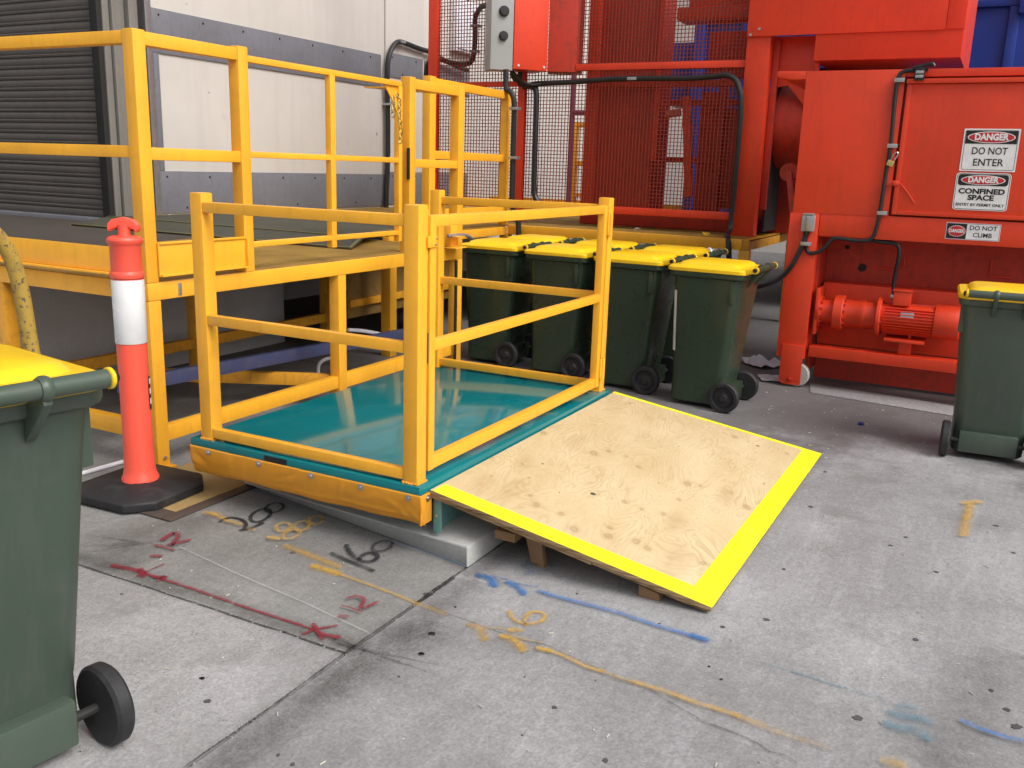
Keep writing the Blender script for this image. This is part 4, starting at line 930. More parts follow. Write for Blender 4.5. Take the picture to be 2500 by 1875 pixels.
for (x, y, rz, lb) in ((3.33, .36, -2, 'green wheelie bin in the front row just right of the cage'), (3.44, .955, -2, 'green wheelie bin in the front row seen through the middle of the cage gate'),
    (3.53, 1.565, 0, 'green wheelie bin in the front row beside the yellow dock leg, farthest from the ramp'), (3.98, .31, -3.5, 'rear row green bin with a white scrap on its yellow lid'),
    (4.06, .905, -4, 'green wheelie bin in the middle of the rear row against the yellow platform'), (4.11, 1.545, 0, 'rear row green wheelie bin farthest left, behind the bin beside the dock leg')):
    place(copy_bin(proto, lb), x, y, rz)
place(copy_bin(proto2, 'green wheelie bin at the right edge before the red compactor, rear side showing'), 2.925, -1.925, -87, 1.0)
place(proto2, -1.558, .296, -9, 1.08)
stk2 = MB(); ring_ = []
for z, cx, cy, rr_ in ((.36, -.1357, .1447, .0612), (.76, -.1553, .1538, .0612)):
    ring_.append([(cx+rr_*math.cos(math.radians(a)), cy+rr_*math.sin(math.radians(a)), z) for a in (152, 146, 140, 132, 122, 110)])
for i in range(5): stk2.face([ring_[0][i], ring_[0][i+1], ring_[1][i+1], ring_[1][i]])
o = stk2.build('label_strip', M['white'], None); o.parent = proto
k = MB(); r = random.Random(9)
for j in range(6): k.face([(3.86+r.uniform(-.04, .04), .02+r.uniform(-.03, .03), .936+r.uniform(0, .05)) for _ in range(3)])
tag(k.build('litter_scrap', M['paper'], smooth=False), 'white scrap of paper on a yellow bin lid in the rear row', 'litter')

# ================================================================== RED MESH GUARD
XM, ZD = 5.5, .966
mg = thing('mesh_guard', 'red framed wire mesh guard standing on the yellow platform', 'mesh guard', (XM, 1.8, ZD))
def mp(name, *a, m='red', **k): return box_part(name, M[m], mg, *a, **k)
mp('post', 5.47, 5.60, .085, .285, ZD, 4.6, bevel=.006, label='widest red post at the right end of the mesh')
mp('post', 5.49, 5.55, 2.415, 2.49, ZD, 4.6, bevel=.005)
mp('post', 5.49, 5.55, 3.42, 3.53, 1.10, 4.6, bevel=.005)
mp('rail', 5.495, 5.545, .285, 2.415, 1.10, 1.168, bevel=.005)
mp('rail', 5.50, 5.545, .285, 1.89, 2.402, 2.462, bevel=.005)
mp('rail', 5.495, 5.545, 2.49, 3.42, 2.268, 2.318, bevel=.005)
mp('rail', 5.495, 5.545, 2.49, 3.42, 1.10, 1.16, bevel=.005)
def wires(y0, y1, z0, z1, pitch, x):
    k = MB(); n = int((y1-y0)/pitch)
    bm = k.bm; r = .0031
    def strip(a, b, ax):
        q = []
        for e in (a, b):
            for d1, d2 in ((-r, -r), (r, -r), (r, r), (-r, r)):
                q.append((e[0]+d1, e[1]+d2, e[2]) if ax == 'z' else (e[0]+d1, e[1], e[2]+d2))
        v = [bm.verts.new(t) for t in q]
        for i in range(4): j = (i+1) % 4; bm.faces.new((v[i], v[j], v[4+j], v[4+i]))
    for i in range(1, n): y = y0+(y1-y0)*i/n; strip((x, y, z0), (x, y, z1), 'z')
    m_ = int((z1-z0)/pitch)
    for i in range(1, m_): z = z0+(z1-z0)*i/m_; strip((x+.0054, y0, z), (x+.0054, y1, z), 'y')
    return k.build('wire_mesh', M['wire'], mg, stuff=True, smooth=False)
wires(.285, 2.415, 1.168, 4.2, .033, 5.512)
wires(2.49, 3.42, 1.16, 4.2, .033, 5.512)
hose('conduit', 'long black conduit running along the mesh and down past the right hand red post', [(5.42, 2.43, 2.40), (5.42, 2.44, 2.296), (5.43, 2.362, 2.273), (5.43, 2.211, 2.286), (5.44, 1.883, 2.295), (5.44, 1.536, 2.314), (5.44, 1.185, 2.317), (5.44, .746, 2.313), (5.43, .536, 2.325), (5.42, .426, 2.331), (5.42, .345, 2.294), (5.41, .30, 2.216), (5.40, .272, 2.112), (5.40, .265, 1.771), (5.40, .268, 1.436), (5.40, .272, 1.191), (5.36, .267, 1.02), (5.2, .25, .985), (4.985, .17, .93), (4.975, .14, .6), (4.975, .14, .2)], .0245, [(5.44, 1.30, 2.316)])
hose('conduit', 'black conduit hanging beside the left red mesh post', [(5.43, 2.40, 2.262), (5.43, 2.30, 2.258), (5.44, 2.265, 2.207), (5.44, 2.258, 2.034), (5.44, 2.256, 1.593), (5.44, 2.249, 1.294), (5.44, 2.21, 1.19), (5.46, 2.12, 1.14)], .029)
cb = MB()
r = random.Random(3)
for i in range(5): cb.tube([(5.2, 2.42, 2.39), (5.28+r.uniform(-.03, .03), 2.36+r.uniform(-.06, .06), 2.31), (5.36, 2.34+r.uniform(-.06, .04), 2.27), (5.42, 2.2, 2.28)], .012, 7, 4)
tag(cb.build('cable_bundle', M['hose']), 'tangle of black cables below the red control cabinet', 'cables')

# control cabinet: grey button panel on a red housing
def oriented(name, m, par, org, ang, w_, d_, h_, bevel=.006, label=None):
    """box whose front face starts at org and runs along angle ang (degrees, from +X)"""
    a = math.radians(ang); e = Vector((math.cos(a), math.sin(a), 0)); n = Vector((-math.sin(a), math.cos(a), 0)); o = Vector(org)
    q = [o, o+e*w_, o+e*w_+n*d_, o+n*d_]
    return MB().hexa([tuple(v) for v in q] + [tuple(v+Vector((0, 0, h_))) for v in q]).build(name, m, par, bevel, label=label)
cc = thing('control_cabinet', 'red control cabinet with a grey two button panel in front of the mesh', 'control cabinet', (5.2, 2.3, 2.35))
gp = oriented('button_panel', M['grey_box'], cc, (4.975, 2.515, 2.375), -45, .215, .20, 1.2, .006)
ea = math.radians(-45); e_ = Vector((math.cos(ea), math.sin(ea), 0)); n_ = Vector((math.sin(ea), -math.cos(ea), 0))
for zz, rr in ((2.885, .048), (2.672, .043)):
    c0 = Vector((4.975, 2.515, 0)) + e_*.118; c0.z = zz
    MB().lathe([(rr, 0), (rr, .012), (rr*.9, .030), (rr*.8, .034), (0.0, .035)], c0, n_, 24).build('push_button', M['black'], gp)
rb = oriented('housing', M['red'], cc, (5.132, 2.358, 2.392), -40, .345, .30, 1.2, .006)
e2 = Vector((math.cos(math.radians(-40)), math.sin(math.radians(-40)), 0)); o2 = Vector((5.132, 2.358, 2.392)) + e2*.347
rb2 = oriented('hood', M['red_dirty'], cc, (o2.x, o2.y, 2.390), -66, .33, .28, 1.2, .005)
for t in (.05, .31):
    q = Vector((5.132, 2.358, 2.425)) + e2*t
    n2_ = Vector((math.sin(math.radians(-40)), -math.cos(math.radians(-40)), 0))
    MB().cyl(q, q+n2_*.008, .012, seg=8).build('bolt', M['steel'], rb)

# ================================================================== BIN LIFTER inside the guard
li = thing('bin_lifter', 'tall red bin lifter column and guides inside the mesh guard', 'machine', (6.2, 1.6, ZD))
def lp_(name, *a, m='red_dirty', **k): return box_part(name, M[m], li, *a, **k)
lp_('column', 6.02, 6.5, 1.27, 1.86, ZD, 4.6, bevel=.006)
lp_('column_flange', 5.99, 6.5, 1.862, 1.985, ZD, 4.6, m='red', bevel=.006)
lp_('column_flange', 5.99, 6.04, 1.22, 1.268, 1.6, 4.6, m='red', bevel=.005)
lp_('cross_rail', 5.93, 5.98, .45, 1.95, 2.285, 2.345, bevel=.005)
MB().bar((6.0, .951, 2.20), (6.0, .857, 1.275), .075, .05, (1, 0, 0)).build('guide_bar', M['red'], li, .005)
lp_('guide_bar', 5.96, 6.01, 1.20, 1.26, 1.60, 2.265, m='red', bevel=.005)
MB().cyl((6.0, 1.0, 2.06), (6.0, 1.14, 2.04), .038, seg=18).build('roller', plain('faded pink roller', (.62, .16, .12), .5), li)
lp_('side_panel', 6.4, 6.45, .0, .74, 1.16, 2.12, m='red_dirty')
lp_('side_panel', 6.6, 6.65, .30, .95, 2.42, 2.86, m='red_dirty')
lp_('side_panel', 6.70, 6.74, .74, 1.02, .97, 2.3, m='red_dirty')
lp_('cross_rail', 6.55, 6.6, .2, 1.3, 2.16, 2.22, m='red_dirty')
lp_('cross_rail', 6.55, 6.6, .2, 1.3, 1.60, 1.65, m='red_dirty')
lp_('side_panel', 6.2, 6.6, -.2, .30, .97, 2.2, m='red_dirty')
lp_('base_beam', 5.9, 6.6, .2, 1.95, .97, 1.09, m='red_dirty')
lp_('top_beam', 5.7, 6.0, .2, 1.0, 2.84, 2.95, m='red')
lp_('chute_plate', 5.72, 5.8, .30, .9, 2.95, 3.5, m='red')
lp_('guide_bar', 6.3, 6.36, .66, .72, 1.0, 2.6, m='red_dirty')
dpz = MB(); dpz.tube([(8.2, 3.12, .97), (8.2, 3.12, 2.3), (8.2, 3.12, 5)], .035, 10, 1); dpz.tube([(8.2, 3.12, 2.2), (8.2, 2.9, 2.2), (8.2, 2.6, 2.2)], .03, 10, 1)
tag(dpz.build('downpipe', plain('plum downpipe', (.16, .04, .10), .5)), 'plum coloured downpipe behind the mesh', 'downpipe')

# ================================================================== HOPPER above the compactor
ho = thing('hopper', 'big red steel hopper high above the compactor', 'hopper', (5.45, -.5, 2.43))
def hp_(name, *a, m='red', **k): return box_part(name, M[m], ho, *a, **k)
hp_('hopper_box', 5.455, 7.0, -1.39, -.285, 2.436, 4.6, bevel=.005)
hp_('front_panel', 5.44, 5.4545, -1.256, .282, 2.642, 4.6, bevel=.003)
hp_('side_flange', 5.445, 5.4545, -1.392, -1.262, 2.645, 4.6, bevel=.003)
np_ = MB(); np_.extrude([(5.65, .083, 2.66), (5.65, -.272, 2.66), (5.65, -.272, 1.95), (5.65, -.20, 2.10), (5.65, -.06, 2.26), (5.65, .083, 2.24)], (.02, 0, 0)); np_.build('neck_plate', M['red'], ho, .002)
hp_('inlet_shade_sheet', 6.6, 6.7, -.9, .05, .97, 2.5, m='dark', bevel=0)  # dark sheets, here and at the side, stand in for the inlet's shaded interior
hp_('inlet_side', 5.70, 6.6, .05, .07, 1.0, 2.5, m='dark', bevel=0)
MB().lathe([(.36, 0), (.36, .62)], (6.02, .045, 1.93), (0, -1, 0), 40).build('inlet_drum', M['red_dirty'], ho)
MB().bar((5.3, -.22, 1.52), (5.1, -.36, 1.02), .05, .13, (1, 0, 0)).build('link_arm', M['red_dirty'], ho, .01)
MB().cyl((5.25, -.215, 1.53), (5.36, -.215, 1.53), .075, seg=20).build('link_eye', M['red_dirty'], ho)
hp_('neck_flange', 5.60, 5.65, -.31, -.275, 2.20, 2.64, m='red', bevel=.003)
hp_('neck_flange', 5.602, 5.65, .03, .083, 1.2, 2.64, m='red_dirty', bevel=.003)
for y, z in ((.18, 2.70), (.25, 2.655)): MB().cyl((5.44, y, z), (5.43, y, z), .012, seg=8).build('bolt', M['steel'], ho)

# ================================================================== COMPACTOR
XF = 3.97
co = thing('compactor', 'large red waste compactor with a door and gear motor beside the bins', 'compactor', (XF, -1.2, 0))
def cp(name, *a, m='red', par=None, **k): return box_part(name, M[m], par or co, *a, **k)
# upper body: skins around a door opening, dark void behind the gaps
cp('body', 4.02, 5.42, -3.0, -.53, 1.09, 2.195, m='red_dirty', bevel=.004)
cp('front_skin', XF, 4.018, -1.158, -.526, 1.25, 2.20, bevel=.003)
cp('front_skin', XF, 4.018, -3.0, -1.16, 2.152, 2.20, bevel=.003)
cp('lower_beam', XF+.004, 4.018, -3.0, -.716, 1.097, 1.256, bevel=.003)
cp('leg', XF-.008, 4.10, -.712, -.512, .215, 1.249, bevel=.004)
ft = cp('foot', XF-.02, XF-.0085, -.702, -.548, .045, .312, bevel=.003)
cf = MB(); cf.extrude([(XF-.02, -.702, .02), (XF-.02, -.702, .0445), (XF-.02, -.548, .0445), (XF-.02, -.565, .025), (XF-.02, -.60, .018)], (.011, 0, 0)); cf.build('foot_tip', M['red'], ft)
MB().lathe([(.022, 0), (.022, .006), (.012, .006), (.012, .02), (.006, .022)], (XF-.02, -.627, .062), (-1, 0, 0), 6).build('axle_bolt', M['red_dirty'], ft)
MB().lathe([(.03, 0), (.08, .0), (.088, .008), (.088, .05), (.08, .058), (.03, .058)], (XF+.01, -.668, .089), (1, 0, 0), 28).build('castor_wheel', M['wheel_white'], co)
lipm = MB(); lipm.extrude([(XF, -.525, 2.20), (XF, -.331, 2.203), (XF, -.331, 2.165), (XF, -.44, 2.145), (XF, -.525, 2.148)], (1.3, 0, 0)); lipm.build('top_lip', M['red'], co, .003)
# door
do = cp('door', XF-.004, 4.0, -2.6, -1.175, 1.268, 2.107, bevel=.004, label='red access door with warning signs')
cp('door_lip', XF-.03, 4.0, -2.6, -1.172, 2.109, 2.138, par=do, bevel=.003)
cp('door_edge', XF-.012, XF-.0045, -1.207, -1.177, 1.27, 2.105, par=do, bevel=.002)
cp('door_edge', XF-.012, XF-.0045, -2.6, -1.208, 1.27, 1.296, par=do, bevel=.002)
cp('hasp', XF-.022, XF-.0125, -1.20, -1.115, 1.458, 1.492, par=do, bevel=.003)
MB().lathe([(.018, 0), (.018, .012), (.008, .016)], (XF-.022, -1.18, 1.475), (-1, 0, 0), 12).build('hasp_bolt', M['red'], do)
MB().tube([(XF-.012, -1.20, 1.48), (XF-.012, -1.25, 1.43), (XF-.008, -1.315, 1.345)], .004, 6, 4).build('wire', M['red'], do)
# motor bay
cp('bay_back', 4.42, 4.46, -3.0, -.72, .70, 1.095, m='red_dirty', bevel=0)
cp('bay_back_lower', 4.22, 4.41, -3.0, -.75, .30, .752, m='red', bevel=.004)
cp('bay_skirt', 4.34, 4.38, -3.0, -.73, .02, .30, m='red_dirty', bevel=0)
cp('bottom_beam', XF+.004, 4.10, -3.0, -.735, .236, .313, bevel=.004)
cp('bay_side', 4.10, 4.42, -.725, -.70, .10, 1.09, m='red_dirty', bevel=.003)
MB().tube([(4.405, -1.10, .868), (4.40, -1.24, .862), (4.40, -1.262, .90), (4.40, -1.262, .96)], .006, 6, 1).build('bent_rod', M['red'], co)
MB().tube([(4.405, -1.82, .98), (4.40, -1.82, .87), (4.40, -1.95, .865)], .006, 6, 1).build('bent_rod', M['red'], co)
for y, z, r_ in ((-.86, 1.0, .016), (-.98, .86, .03)): MB().cyl((4.4205, y, z), (4.414, y, z), r_, seg=12).build('bolt_hole', M['dark'], co)
# gear motor along Y
XG, ZG = 4.08, .560
def gy(y): return -1.8217 + (y+1.8217)*1.016
gmr = thing('gear_motor', '', '')
del gmr['label']; del gmr['category']
gmr.parent = co; gmr.location = Vector((XG, -1.2, ZG)) - co.location
def rev(name, prof, m='red', seg=32):      # profile (radius, y) about the motor axis
    return MB().lathe([(r_, -gy(y)) for r_, y in prof], (XG, 0, ZG), (0, -1, 0), seg).build(name, M[m], gmr)
cp('mount_plate', XG-.10, XG+.13, -.765, -.745, .40, .73, par=gmr, bevel=.003)
rev('flange', [(.02, -.766), (.112, -.766), (.114, -.77), (.114, -.792), (.09, -.796), (.084, -.80), (.082, -.875), (.084, -.88)])
rev('flange', [(.08, -.878), (.122, -.882), (.125, -.886), (.125, -.943), (.121, -.948), (.10, -.95)])
rev('gearbox', [(.098, -.949), (.097, -1.05), (.100, -1.055), (.101, -1.085), (.094, -1.09), (.092, -1.155), (.10, -1.165)])
rev('flange', [(.09, -1.163), (.136, -1.166), (.139, -1.17), (.139, -1.19), (.135, -1.194), (.10, -1.198)])
rev('motor_body', [(.094, -1.197), (.097, -1.205), (.097, -1.525), (.095, -1.53)])
rev('fan_cowl', [(.10, -1.528), (.115, -1.53), (.117, -1.535), (.117, -1.66), (.111, -1.685), (.095, -1.695), (.0, -1.696)])
fn = MB()
for i in range(30):
    a = math.radians(100 + i*(330/30) - 40)
    if 60 < (math.degrees(a) % 360) < 130: continue
    c, s = math.cos(a), math.sin(a)
    fn.bar((XG+c*.104, gy(-1.215), ZG+s*.104), (XG+c*.104, gy(-1.522), ZG+s*.104), .0045, .020, (c, 0, s))
fn.build('cooling_fins', M['red'], gmr)
for (rad, y, n) in ((.108, -.950, 14), (.098, -.797, 12), (.125, -1.195, 4)):
    for i in range(n):
        a = 2*math.pi*i/n + .2
        if math.cos(a) > .3: continue
        q = Vector((XG+rad*math.cos(a), gy(y), ZG+rad*math.sin(a)))
        MB().cyl(q, q+Vector((0, -.012, 0)), .009, seg=6).build('bolt', M['red_dirty'], gmr)
tbx = cp('terminal_box', XG-.075, XG+.03, gy(-1.37), gy(-1.26), ZG+.095, ZG+.19, par=gmr, bevel=.006)
MB().cyl((XG-.03, gy(-1.262), ZG+.15), (XG-.03, gy(-1.24), ZG+.15), .02, seg=12).build('cable_gland', M['galv'], gmr)
cp('box_lid', XG-.082, XG+.037, gy(-1.378), gy(-1.252), ZG+.191, ZG+.203, par=gmr, bevel=.004)
MB().hexa([(XG-.101, gy(-1.405), ZG+.02), (XG-.101, gy(-1.32), ZG+.02), (XG-.09, gy(-1.32), ZG+.02), (XG-.09, gy(-1.405), ZG+.02), (XG-.088, gy(-1.405), ZG+.062), (XG-.088, gy(-1.32), ZG+.062), (XG-.08, gy(-1.32), ZG+.062), (XG-.08, gy(-1.405), ZG+.062)]).build('nameplate', M['galv'], gmr, .002)
cp('motor_foot', XG-.11, XG+.10, gy(-1.49), gy(-1.235), ZG-.155, ZG-.135, par=gmr, bevel=.004)
cp('motor_foot', XG-.02, XG+.02, gy(-1.40), gy(-1.38), ZG-.134, ZG-.09, par=gmr, bevel=.003)
cp('pedestal', XG-.04, XG+.04, gy(-1.41), gy(-1.33), .314, ZG-.156, par=gmr, bevel=.003)
# cables, clamps and small fittings on the compactor
def ccable(name, label, pts, r_, cl=()):
    k = MB(); k.tube(pts, r_, 10, 6); o = k.build(name, M['hose']); tag(o, label, 'cable', 'black conduits and cables')
    for q in cl: MB().box(q[0]-r_*1.2, q[0]+.012, q[1]-.045, q[1]+r_*1.4, q[2]-.013, q[2]+.013).build('clamp', M['galv'], o, .003)
xc = XF-.022
ccable('cable', 'black cable running up the compactor beside its door to the safety switch', [(xc, -1.29, 2.196), (xc, -1.236, 2.188), (xc, -1.16, 2.187), (xc, -1.122, 2.161), (xc, -1.112, 2.077), (xc, -1.114, 1.938), (xc, -1.121, 1.707), (xc, -1.112, 1.533), (xc, -1.107, 1.325), (xc, -1.097, 1.188), (xc, -1.068, 1.098), (xc, -.973, 1.082), (xc, -.869, 1.090), (xc, -.817, 1.082), (xc, -.771, 1.02), (xc, -.722, .983), (xc, -.668, .980), (xc, -.648, 1.02), (xc, -.633, 1.10)], .0135, [(xc, -1.115, 2.13), (xc, -1.12, 1.715), (xc, -1.107, 1.275)])
ccable('cable', 'thick black cable sagging from the grey plug box to behind the bins', [(xc-.012, -.636, 1.10), (xc-.014, -.632, 1.06), (xc-.014, -.60, .965), (xc-.014, -.559, .87), (xc, -.488, .785), (xc+.02, -.371, .72), (4.1, -.2, .66), (4.3, .0, .55)], .018, [(xc-.012, -.637, 1.04)])
ccable('cable', 'black cable dropping from the beam to the motor terminal box', [(4.0, -1.063, 1.086), (4.0, -1.145, 1.080), (4.0, -1.217, 1.074), (4.0, -1.249, 1.044), (4.01, -1.253, .958), (4.03, -1.243, .872), (4.045, -1.240, .79), (4.05, -1.25, .73), (4.05, gy(-1.27), ZG+.155)], .0135)
pb = thing('plug_box', 'grey electrical plug box on the compactor leg', 'electrical box', (XF, -.645, 1.18))
box_part('enclosure', M['grey_box'], pb, XF-.062, XF-.009, -.690, -.605, 1.125, 1.24, .010)
box_part('lid', M['galv'], pb, XF-.075, XF-.0625, -.692, -.640, 1.13, 1.235, .005)
box_part('cap', M['galv'], pb, XF-.066, XF-.009, -.685, -.612, 1.241, 1.252, .003)
MB().lathe([(.022, 0), (.020, .03), (.014, .05)], (XF-.035, -.640, 1.124), (0, 0, -1), 14).build('cable_gland', M['black'], pb)
sw = thing('safety_switch', 'small black and grey interlock switch at the top corner of the compactor door', 'switch', (XF, -1.24, 2.15))
box_part('switch_body', M['black'], sw, XF-.055, XF-.031, -1.275, -1.215, 2.125, 2.205, .004)
box_part('actuator', M['galv'], sw, XF-.062, XF-.0555, -1.27, -1.222, 2.14, 2.158, .002)
box_part('actuator', M['galv'], sw, XF-.062, XF-.0555, -1.27, -1.222, 2.166, 2.184, .002)
MB().tube([(XF-.045, -1.20, 2.20), (XF-.045, -1.26, 2.215), (XF-.045, -1.31, 2.225), (XF-.045, -1.325, 2.21)], .012, 8, 4).build('plug_lead', M['black'], sw)
pdk = thing('padlock', 'small brass padlock hanging on a loop beside the compactor door', 'padlock', (XF-.03, -1.13, 1.6))
MB().hexa([(XF-.045, -1.150, 1.578), (XF-.02, -1.150, 1.578), (XF-.02, -1.108, 1.592), (XF-.045, -1.108, 1.592), (XF-.045, -1.162, 1.612), (XF-.02, -1.162, 1.612), (XF-.02, -1.12, 1.627), (XF-.045, -1.12, 1.627)]).build('lock_body', M['brass'], pdk, .004)
MB().tube([(XF-.033, -1.132, 1.62), (XF-.033, -1.148, 1.66), (XF-.033, -1.168, 1.675), (XF-.033, -1.172, 1.655), (XF-.033, -1.155, 1.62)], .004, 6, 5).build('shackle', M['steel'], pdk)

# ------------------------------------------------------------------ warning signs
def text_mesh(name, body, x, y, z, size, m, par, bold=0, sx=1.0):
    """lettering facing -X, centred on y, z"""
    cu = bpy.data.curves.new(name, 'FONT'); cu.body = body; cu.size = size; cu.align_x = 'CENTER'; cu.align_y = 'CENTER'; cu.offset = bold; cu.resolution_u = 3; cu.extrude = .0002
    t = bpy.data.objects.new(name, cu); C.objects.link(t); bpy.context.view_layer.update()
    me = bpy.data.meshes.new_from_object(t.evaluated_get(bpy.context.evaluated_depsgraph_get()))
    bpy.data.objects.remove(t); bpy.data.curves.remove(cu)
    me.transform(Matrix(((0, 0, -1, x), (-sx, 0, 0, y), (0, 1, 0, z), (0, 0, 0, 1)))); rl = root_loc(par)
    me.transform(Matrix.Translation(-rl)); me.materials.clear(); me.materials.append(m); me.name = name
    return link(name, me, par)
def rr_yz(y0, y1, z0, z1, r_, x, n=5):
    out = []
    for cy, cz, a0 in ((y1-r_, z1-r_, 0), (y0+r_, z1-r_, 90), (y0+r_, z0+r_, 180), (y1-r_, z0+r_, 270)):
        for i in range(n+1): a = math.radians(a0+90*i/n); out.append((x, cy+r_*math.cos(a), cz+r_*math.sin(a)))
    return out
def layer(name, m, par, pts, t=.0007): return MB().extrude(pts, (t, 0, 0)).build(name, m, par, smooth=False)
def ring(name, m, par, outer, inner):
    k = MB(); n = len(outer); a = [k.bm.verts.new(q) for q in outer]; b = [k.bm.verts.new(q) for q in inner]
    for i in range(n): j = (i+1) % n; k.bm.faces.new((a[i], a[j], b[j], b[i]))
    return k.build(name, m, par, smooth=False)
def oval(cy, cz, a, b, x, n=40): return [(x, cy+a*math.cos(2*math.pi*i/n), cz+b*math.sin(2*math.pi*i/n)) for i in range(n)]
def danger(par, cy, cz, a, b, x, size, bold):
    layer('oval_edge', M['white'], par, oval(cy, cz, a, b, x)); layer('oval', M['print_red'], par, oval(cy, cz, a-.006, b-.005, x-.0012))
    text_mesh('lettering', 'DANGER', x-.0026, cy, cz, size, M['white'], par, bold, .88)
x0 = XF-.006
s1 = thing('warning_sign', 'white DANGER DO NOT ENTER sign, top one on the red compactor door', 'sign', (x0, -1.71, 1.7), 'warning signs on the compactor')
layer('plate', M['white'], s1, rr_yz(-1.871, -1.551, 1.566, 1.830, .004, x0-.002), .002)
ring('border', M['print_black'], s1, rr_yz(-1.862, -1.560, 1.575, 1.821, .010, x0-.0030), rr_yz(-1.8595, -1.5625, 1.5775, 1.8185, .009, x0-.0030))
layer('header', M['print_black'], s1, rr_yz(-1.858, -1.564, 1.737, 1.817, .004, x0-.0033))
danger(s1, -1.711, 1.777, .136, .036, x0-.0045, .054, .0024)
text_mesh('lettering', 'DO NOT', x0-.0032, -1.711, 1.691, .062, M['print_black'], s1, .0006, .82)
text_mesh('lettering', 'ENTER', x0-.0032, -1.711, 1.620, .062, M['print_black'], s1, .0006, .95)
s2 = thing('warning_sign', 'white DANGER CONFINED SPACE sign with rounded corners under the top sign', 'sign', (x0, -1.70, 1.44), 'warning signs on the compactor')
layer('plate', M['white'], s2, rr_yz(-1.858, -1.540, 1.320, 1.556, .022, x0-.002), .002)
ring('border', M['print_black'], s2, rr_yz(-1.853, -1.545, 1.325, 1.551, .020, x0-.0030), rr_yz(-1.850, -1.548, 1.328, 1.548, .018, x0-.0030))
layer('header', M['print_black'], s2, rr_yz(-1.844, -1.554, 1.476, 1.546, .018, x0-.0033))
danger(s2, -1.699, 1.511, .128, .031, x0-.0045, .049, .0020)
text_mesh('lettering', 'CONFINED', x0-.0032, -1.699, 1.439, .045, M['print_black'], s2, .0018, 1.18)
text_mesh('lettering', 'SPACE', x0-.0032, -1.699, 1.399, .045, M['print_black'], s2, .0018, 1.18)
text_mesh('lettering', 'ENTRY BY PERMIT ONLY', x0-.0032, -1.699, 1.354, .0255, M['print_black'], s2, .0005)
x1 = XF+.0035
s3 = thing('warning_sign', 'small white DANGER DO NOT CLIMB sign on the beam below the door', 'sign', (x1, -1.68, 1.18), 'warning signs on the compactor')
layer('plate', M['white'], s3, rr_yz(-1.842, -1.522, 1.128, 1.236, .003, x1-.002), .002)
ring('border', plain('mauve print', (.35, .2, .35), .5), s3, rr_yz(-1.839, -1.525, 1.131, 1.233, .003, x1-.0030), rr_yz(-1.8365, -1.5275, 1.1335, 1.2305, .003, x1-.0030))
layer('header', M['print_black'], s3, rr_yz(-1.645, -1.528, 1.134, 1.230, .002, x1-.0033))
layer('oval_edge', M['white'], s3, oval(-1.587, 1.182, .052, .036, x1-.0045)); layer('oval', M['print_red'], s3, oval(-1.587, 1.182, .049, .033, x1-.0057))
text_mesh('lettering', 'DANGER', x1-.0070, -1.587, 1.182, .030, M['white'], s3, .001, .72)
text_mesh('lettering', 'DO NOT', x1-.0032, -1.741, 1.206, .040, M['print_black'], s3, .0004)
text_mesh('lettering', 'CLIMB', x1-.0032, -1.741, 1.161, .040, M['print_black'], s3, .0004)

# ================================================================== BLUE CONTAINER behind
bc = thing('waste_container', 'big royal blue steel container behind the red hopper', 'container', (9, -1.5, 0))
def bp(name, *a, **k): return box_part(name, M['blue'], bc, *a, **k)
bp('container_wall', 8.05, 13.0, -7, 1.50, .97, 3.20, bevel=.006)
bp('hood', 8.06, 9.5, 1.502, 1.97, 2.30, 2.97, bevel=.006)
bp('top_rail', 8.0, 13.05, -7.03, 1.53, 3.20, 3.27, bevel=.006)
bp('corner_post', 7.98, 8.045, 1.42, 1.54, .97, 3.199, bevel=.006)
bp('bottom_rail', 7.98, 8.045, -7, 1.41, .97, 1.10, bevel=.006)
for i in range(12):
    y = .95-.66*i; bp('rib', 8.0, 8.048, y-.05, y+.05, 1.102, 3.198, bevel=.012)
bp('lifting_lug', 7.94, 7.999, -1.83, -1.72, 3.12, 3.42, bevel=.006)
bp('door_hinge', 7.93, 7.999, -.62, -.50, 2.58, 2.72, bevel=.006)
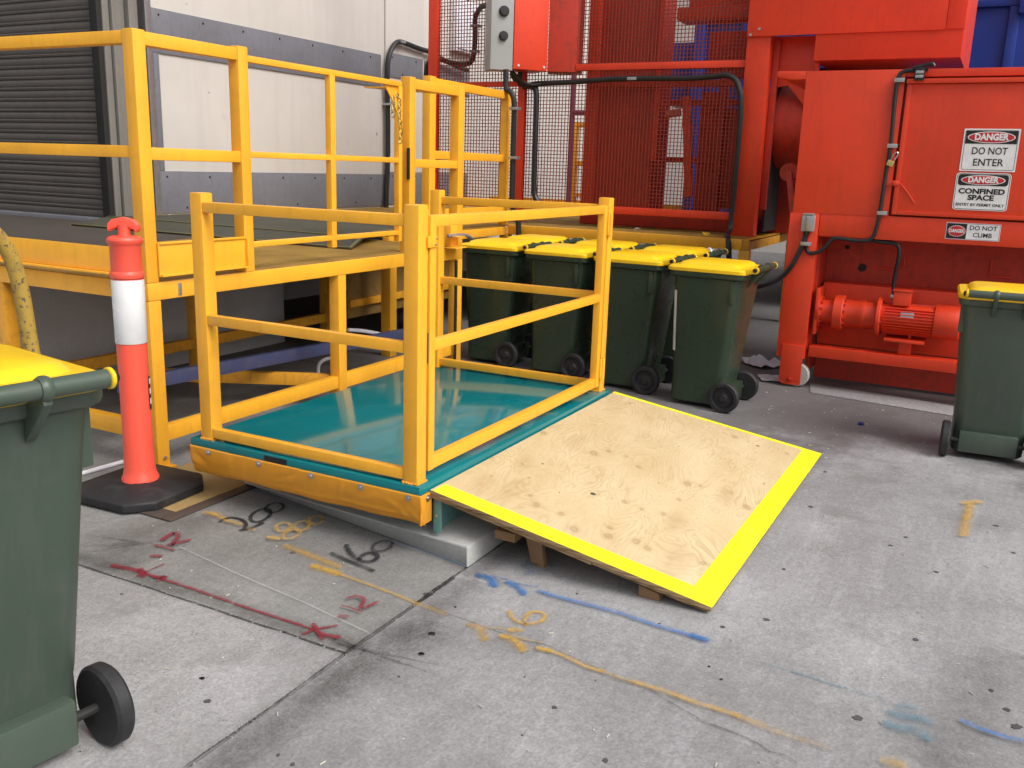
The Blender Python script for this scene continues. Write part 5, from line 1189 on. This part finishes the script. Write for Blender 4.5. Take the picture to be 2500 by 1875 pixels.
shb = thing('shrub', 'green shrub showing over the far end of the blue container', 'shrub', (14, -2.1, 0))
MB().tube([(14, -2.1, 0), (14, -2.08, 2), (14.02, -2.1, 4.2)], lambda t: .06-.04*t, 8, 3).build('trunk', M['timber'], shb)
lf_ = MB(); r = random.Random(8)
for i in range(700):
    c = Vector((14+r.gauss(0, .35), -2.1+r.gauss(0, .45), 4.3+r.gauss(0, .4))); a = Vector((r.uniform(-1, 1), r.uniform(-1, 1), r.uniform(-.6, .6))).normalized(); b = a.cross(Vector((r.uniform(-1, 1), r.uniform(-1, 1), 1))).normalized()
    lf_.face([c, c+a*.05+b*.025, c+a*.11, c+a*.05-b*.025])
lf_.build('crown', M['leaf'], shb, stuff=True, smooth=False)

# ================================================================== LITTER
cpb = MB(); cpb.lathe([(.017, 0), (.018, .004), (.018, .011), (.015, .014), (.013, .0145)], (3.139, -1.232, .001), (0, 0, 1), 18); tag(cpb.build('bottle_cap', M['cap_blue']), 'small blue bottle cap on the concrete before the compactor', 'bottle cap')
def paper(x, y, sx, sy, rot, seed, label, h=.03):
    bm = bmesh.new(); r = random.Random(seed); n = 6; g = []
    for i in range(n+1):
        g.append([])
        for j in range(n+1):
            u, v = (i/n-.5)*sx, (j/n-.5)*sy; c, s = math.cos(rot), math.sin(rot)
            g[i].append(bm.verts.new((x+u*c-v*s, y+u*s+v*c, .006+abs(r.gauss(0, h*.5)) + h*.4*abs(math.sin(i*1.7+j*.9)))))
    for i in range(n):
        for j in range(n): bm.faces.new((g[i][j], g[i+1][j], g[i+1][j+1], g[i][j+1]))
    me = bpy.data.meshes.new('crumpled_paper'); bm.to_mesh(me); bm.free(); me.materials.append(M['paper'])
    return tag(link('crumpled_paper', me), label, 'litter')
paper(4.12, -.46, .22, .17, .4, 1, 'flat sheet of white paper on the ground by the compactor foot', .012)
paper(4.6, -.28, .3, .25, .9, 2, 'crumpled pale wrapping in the shade behind the compactor foot', .035)
paper(3.02, -1.865, .03, .02, .5, 5, 'tiny white scrap in front of the right hand bin', .008)
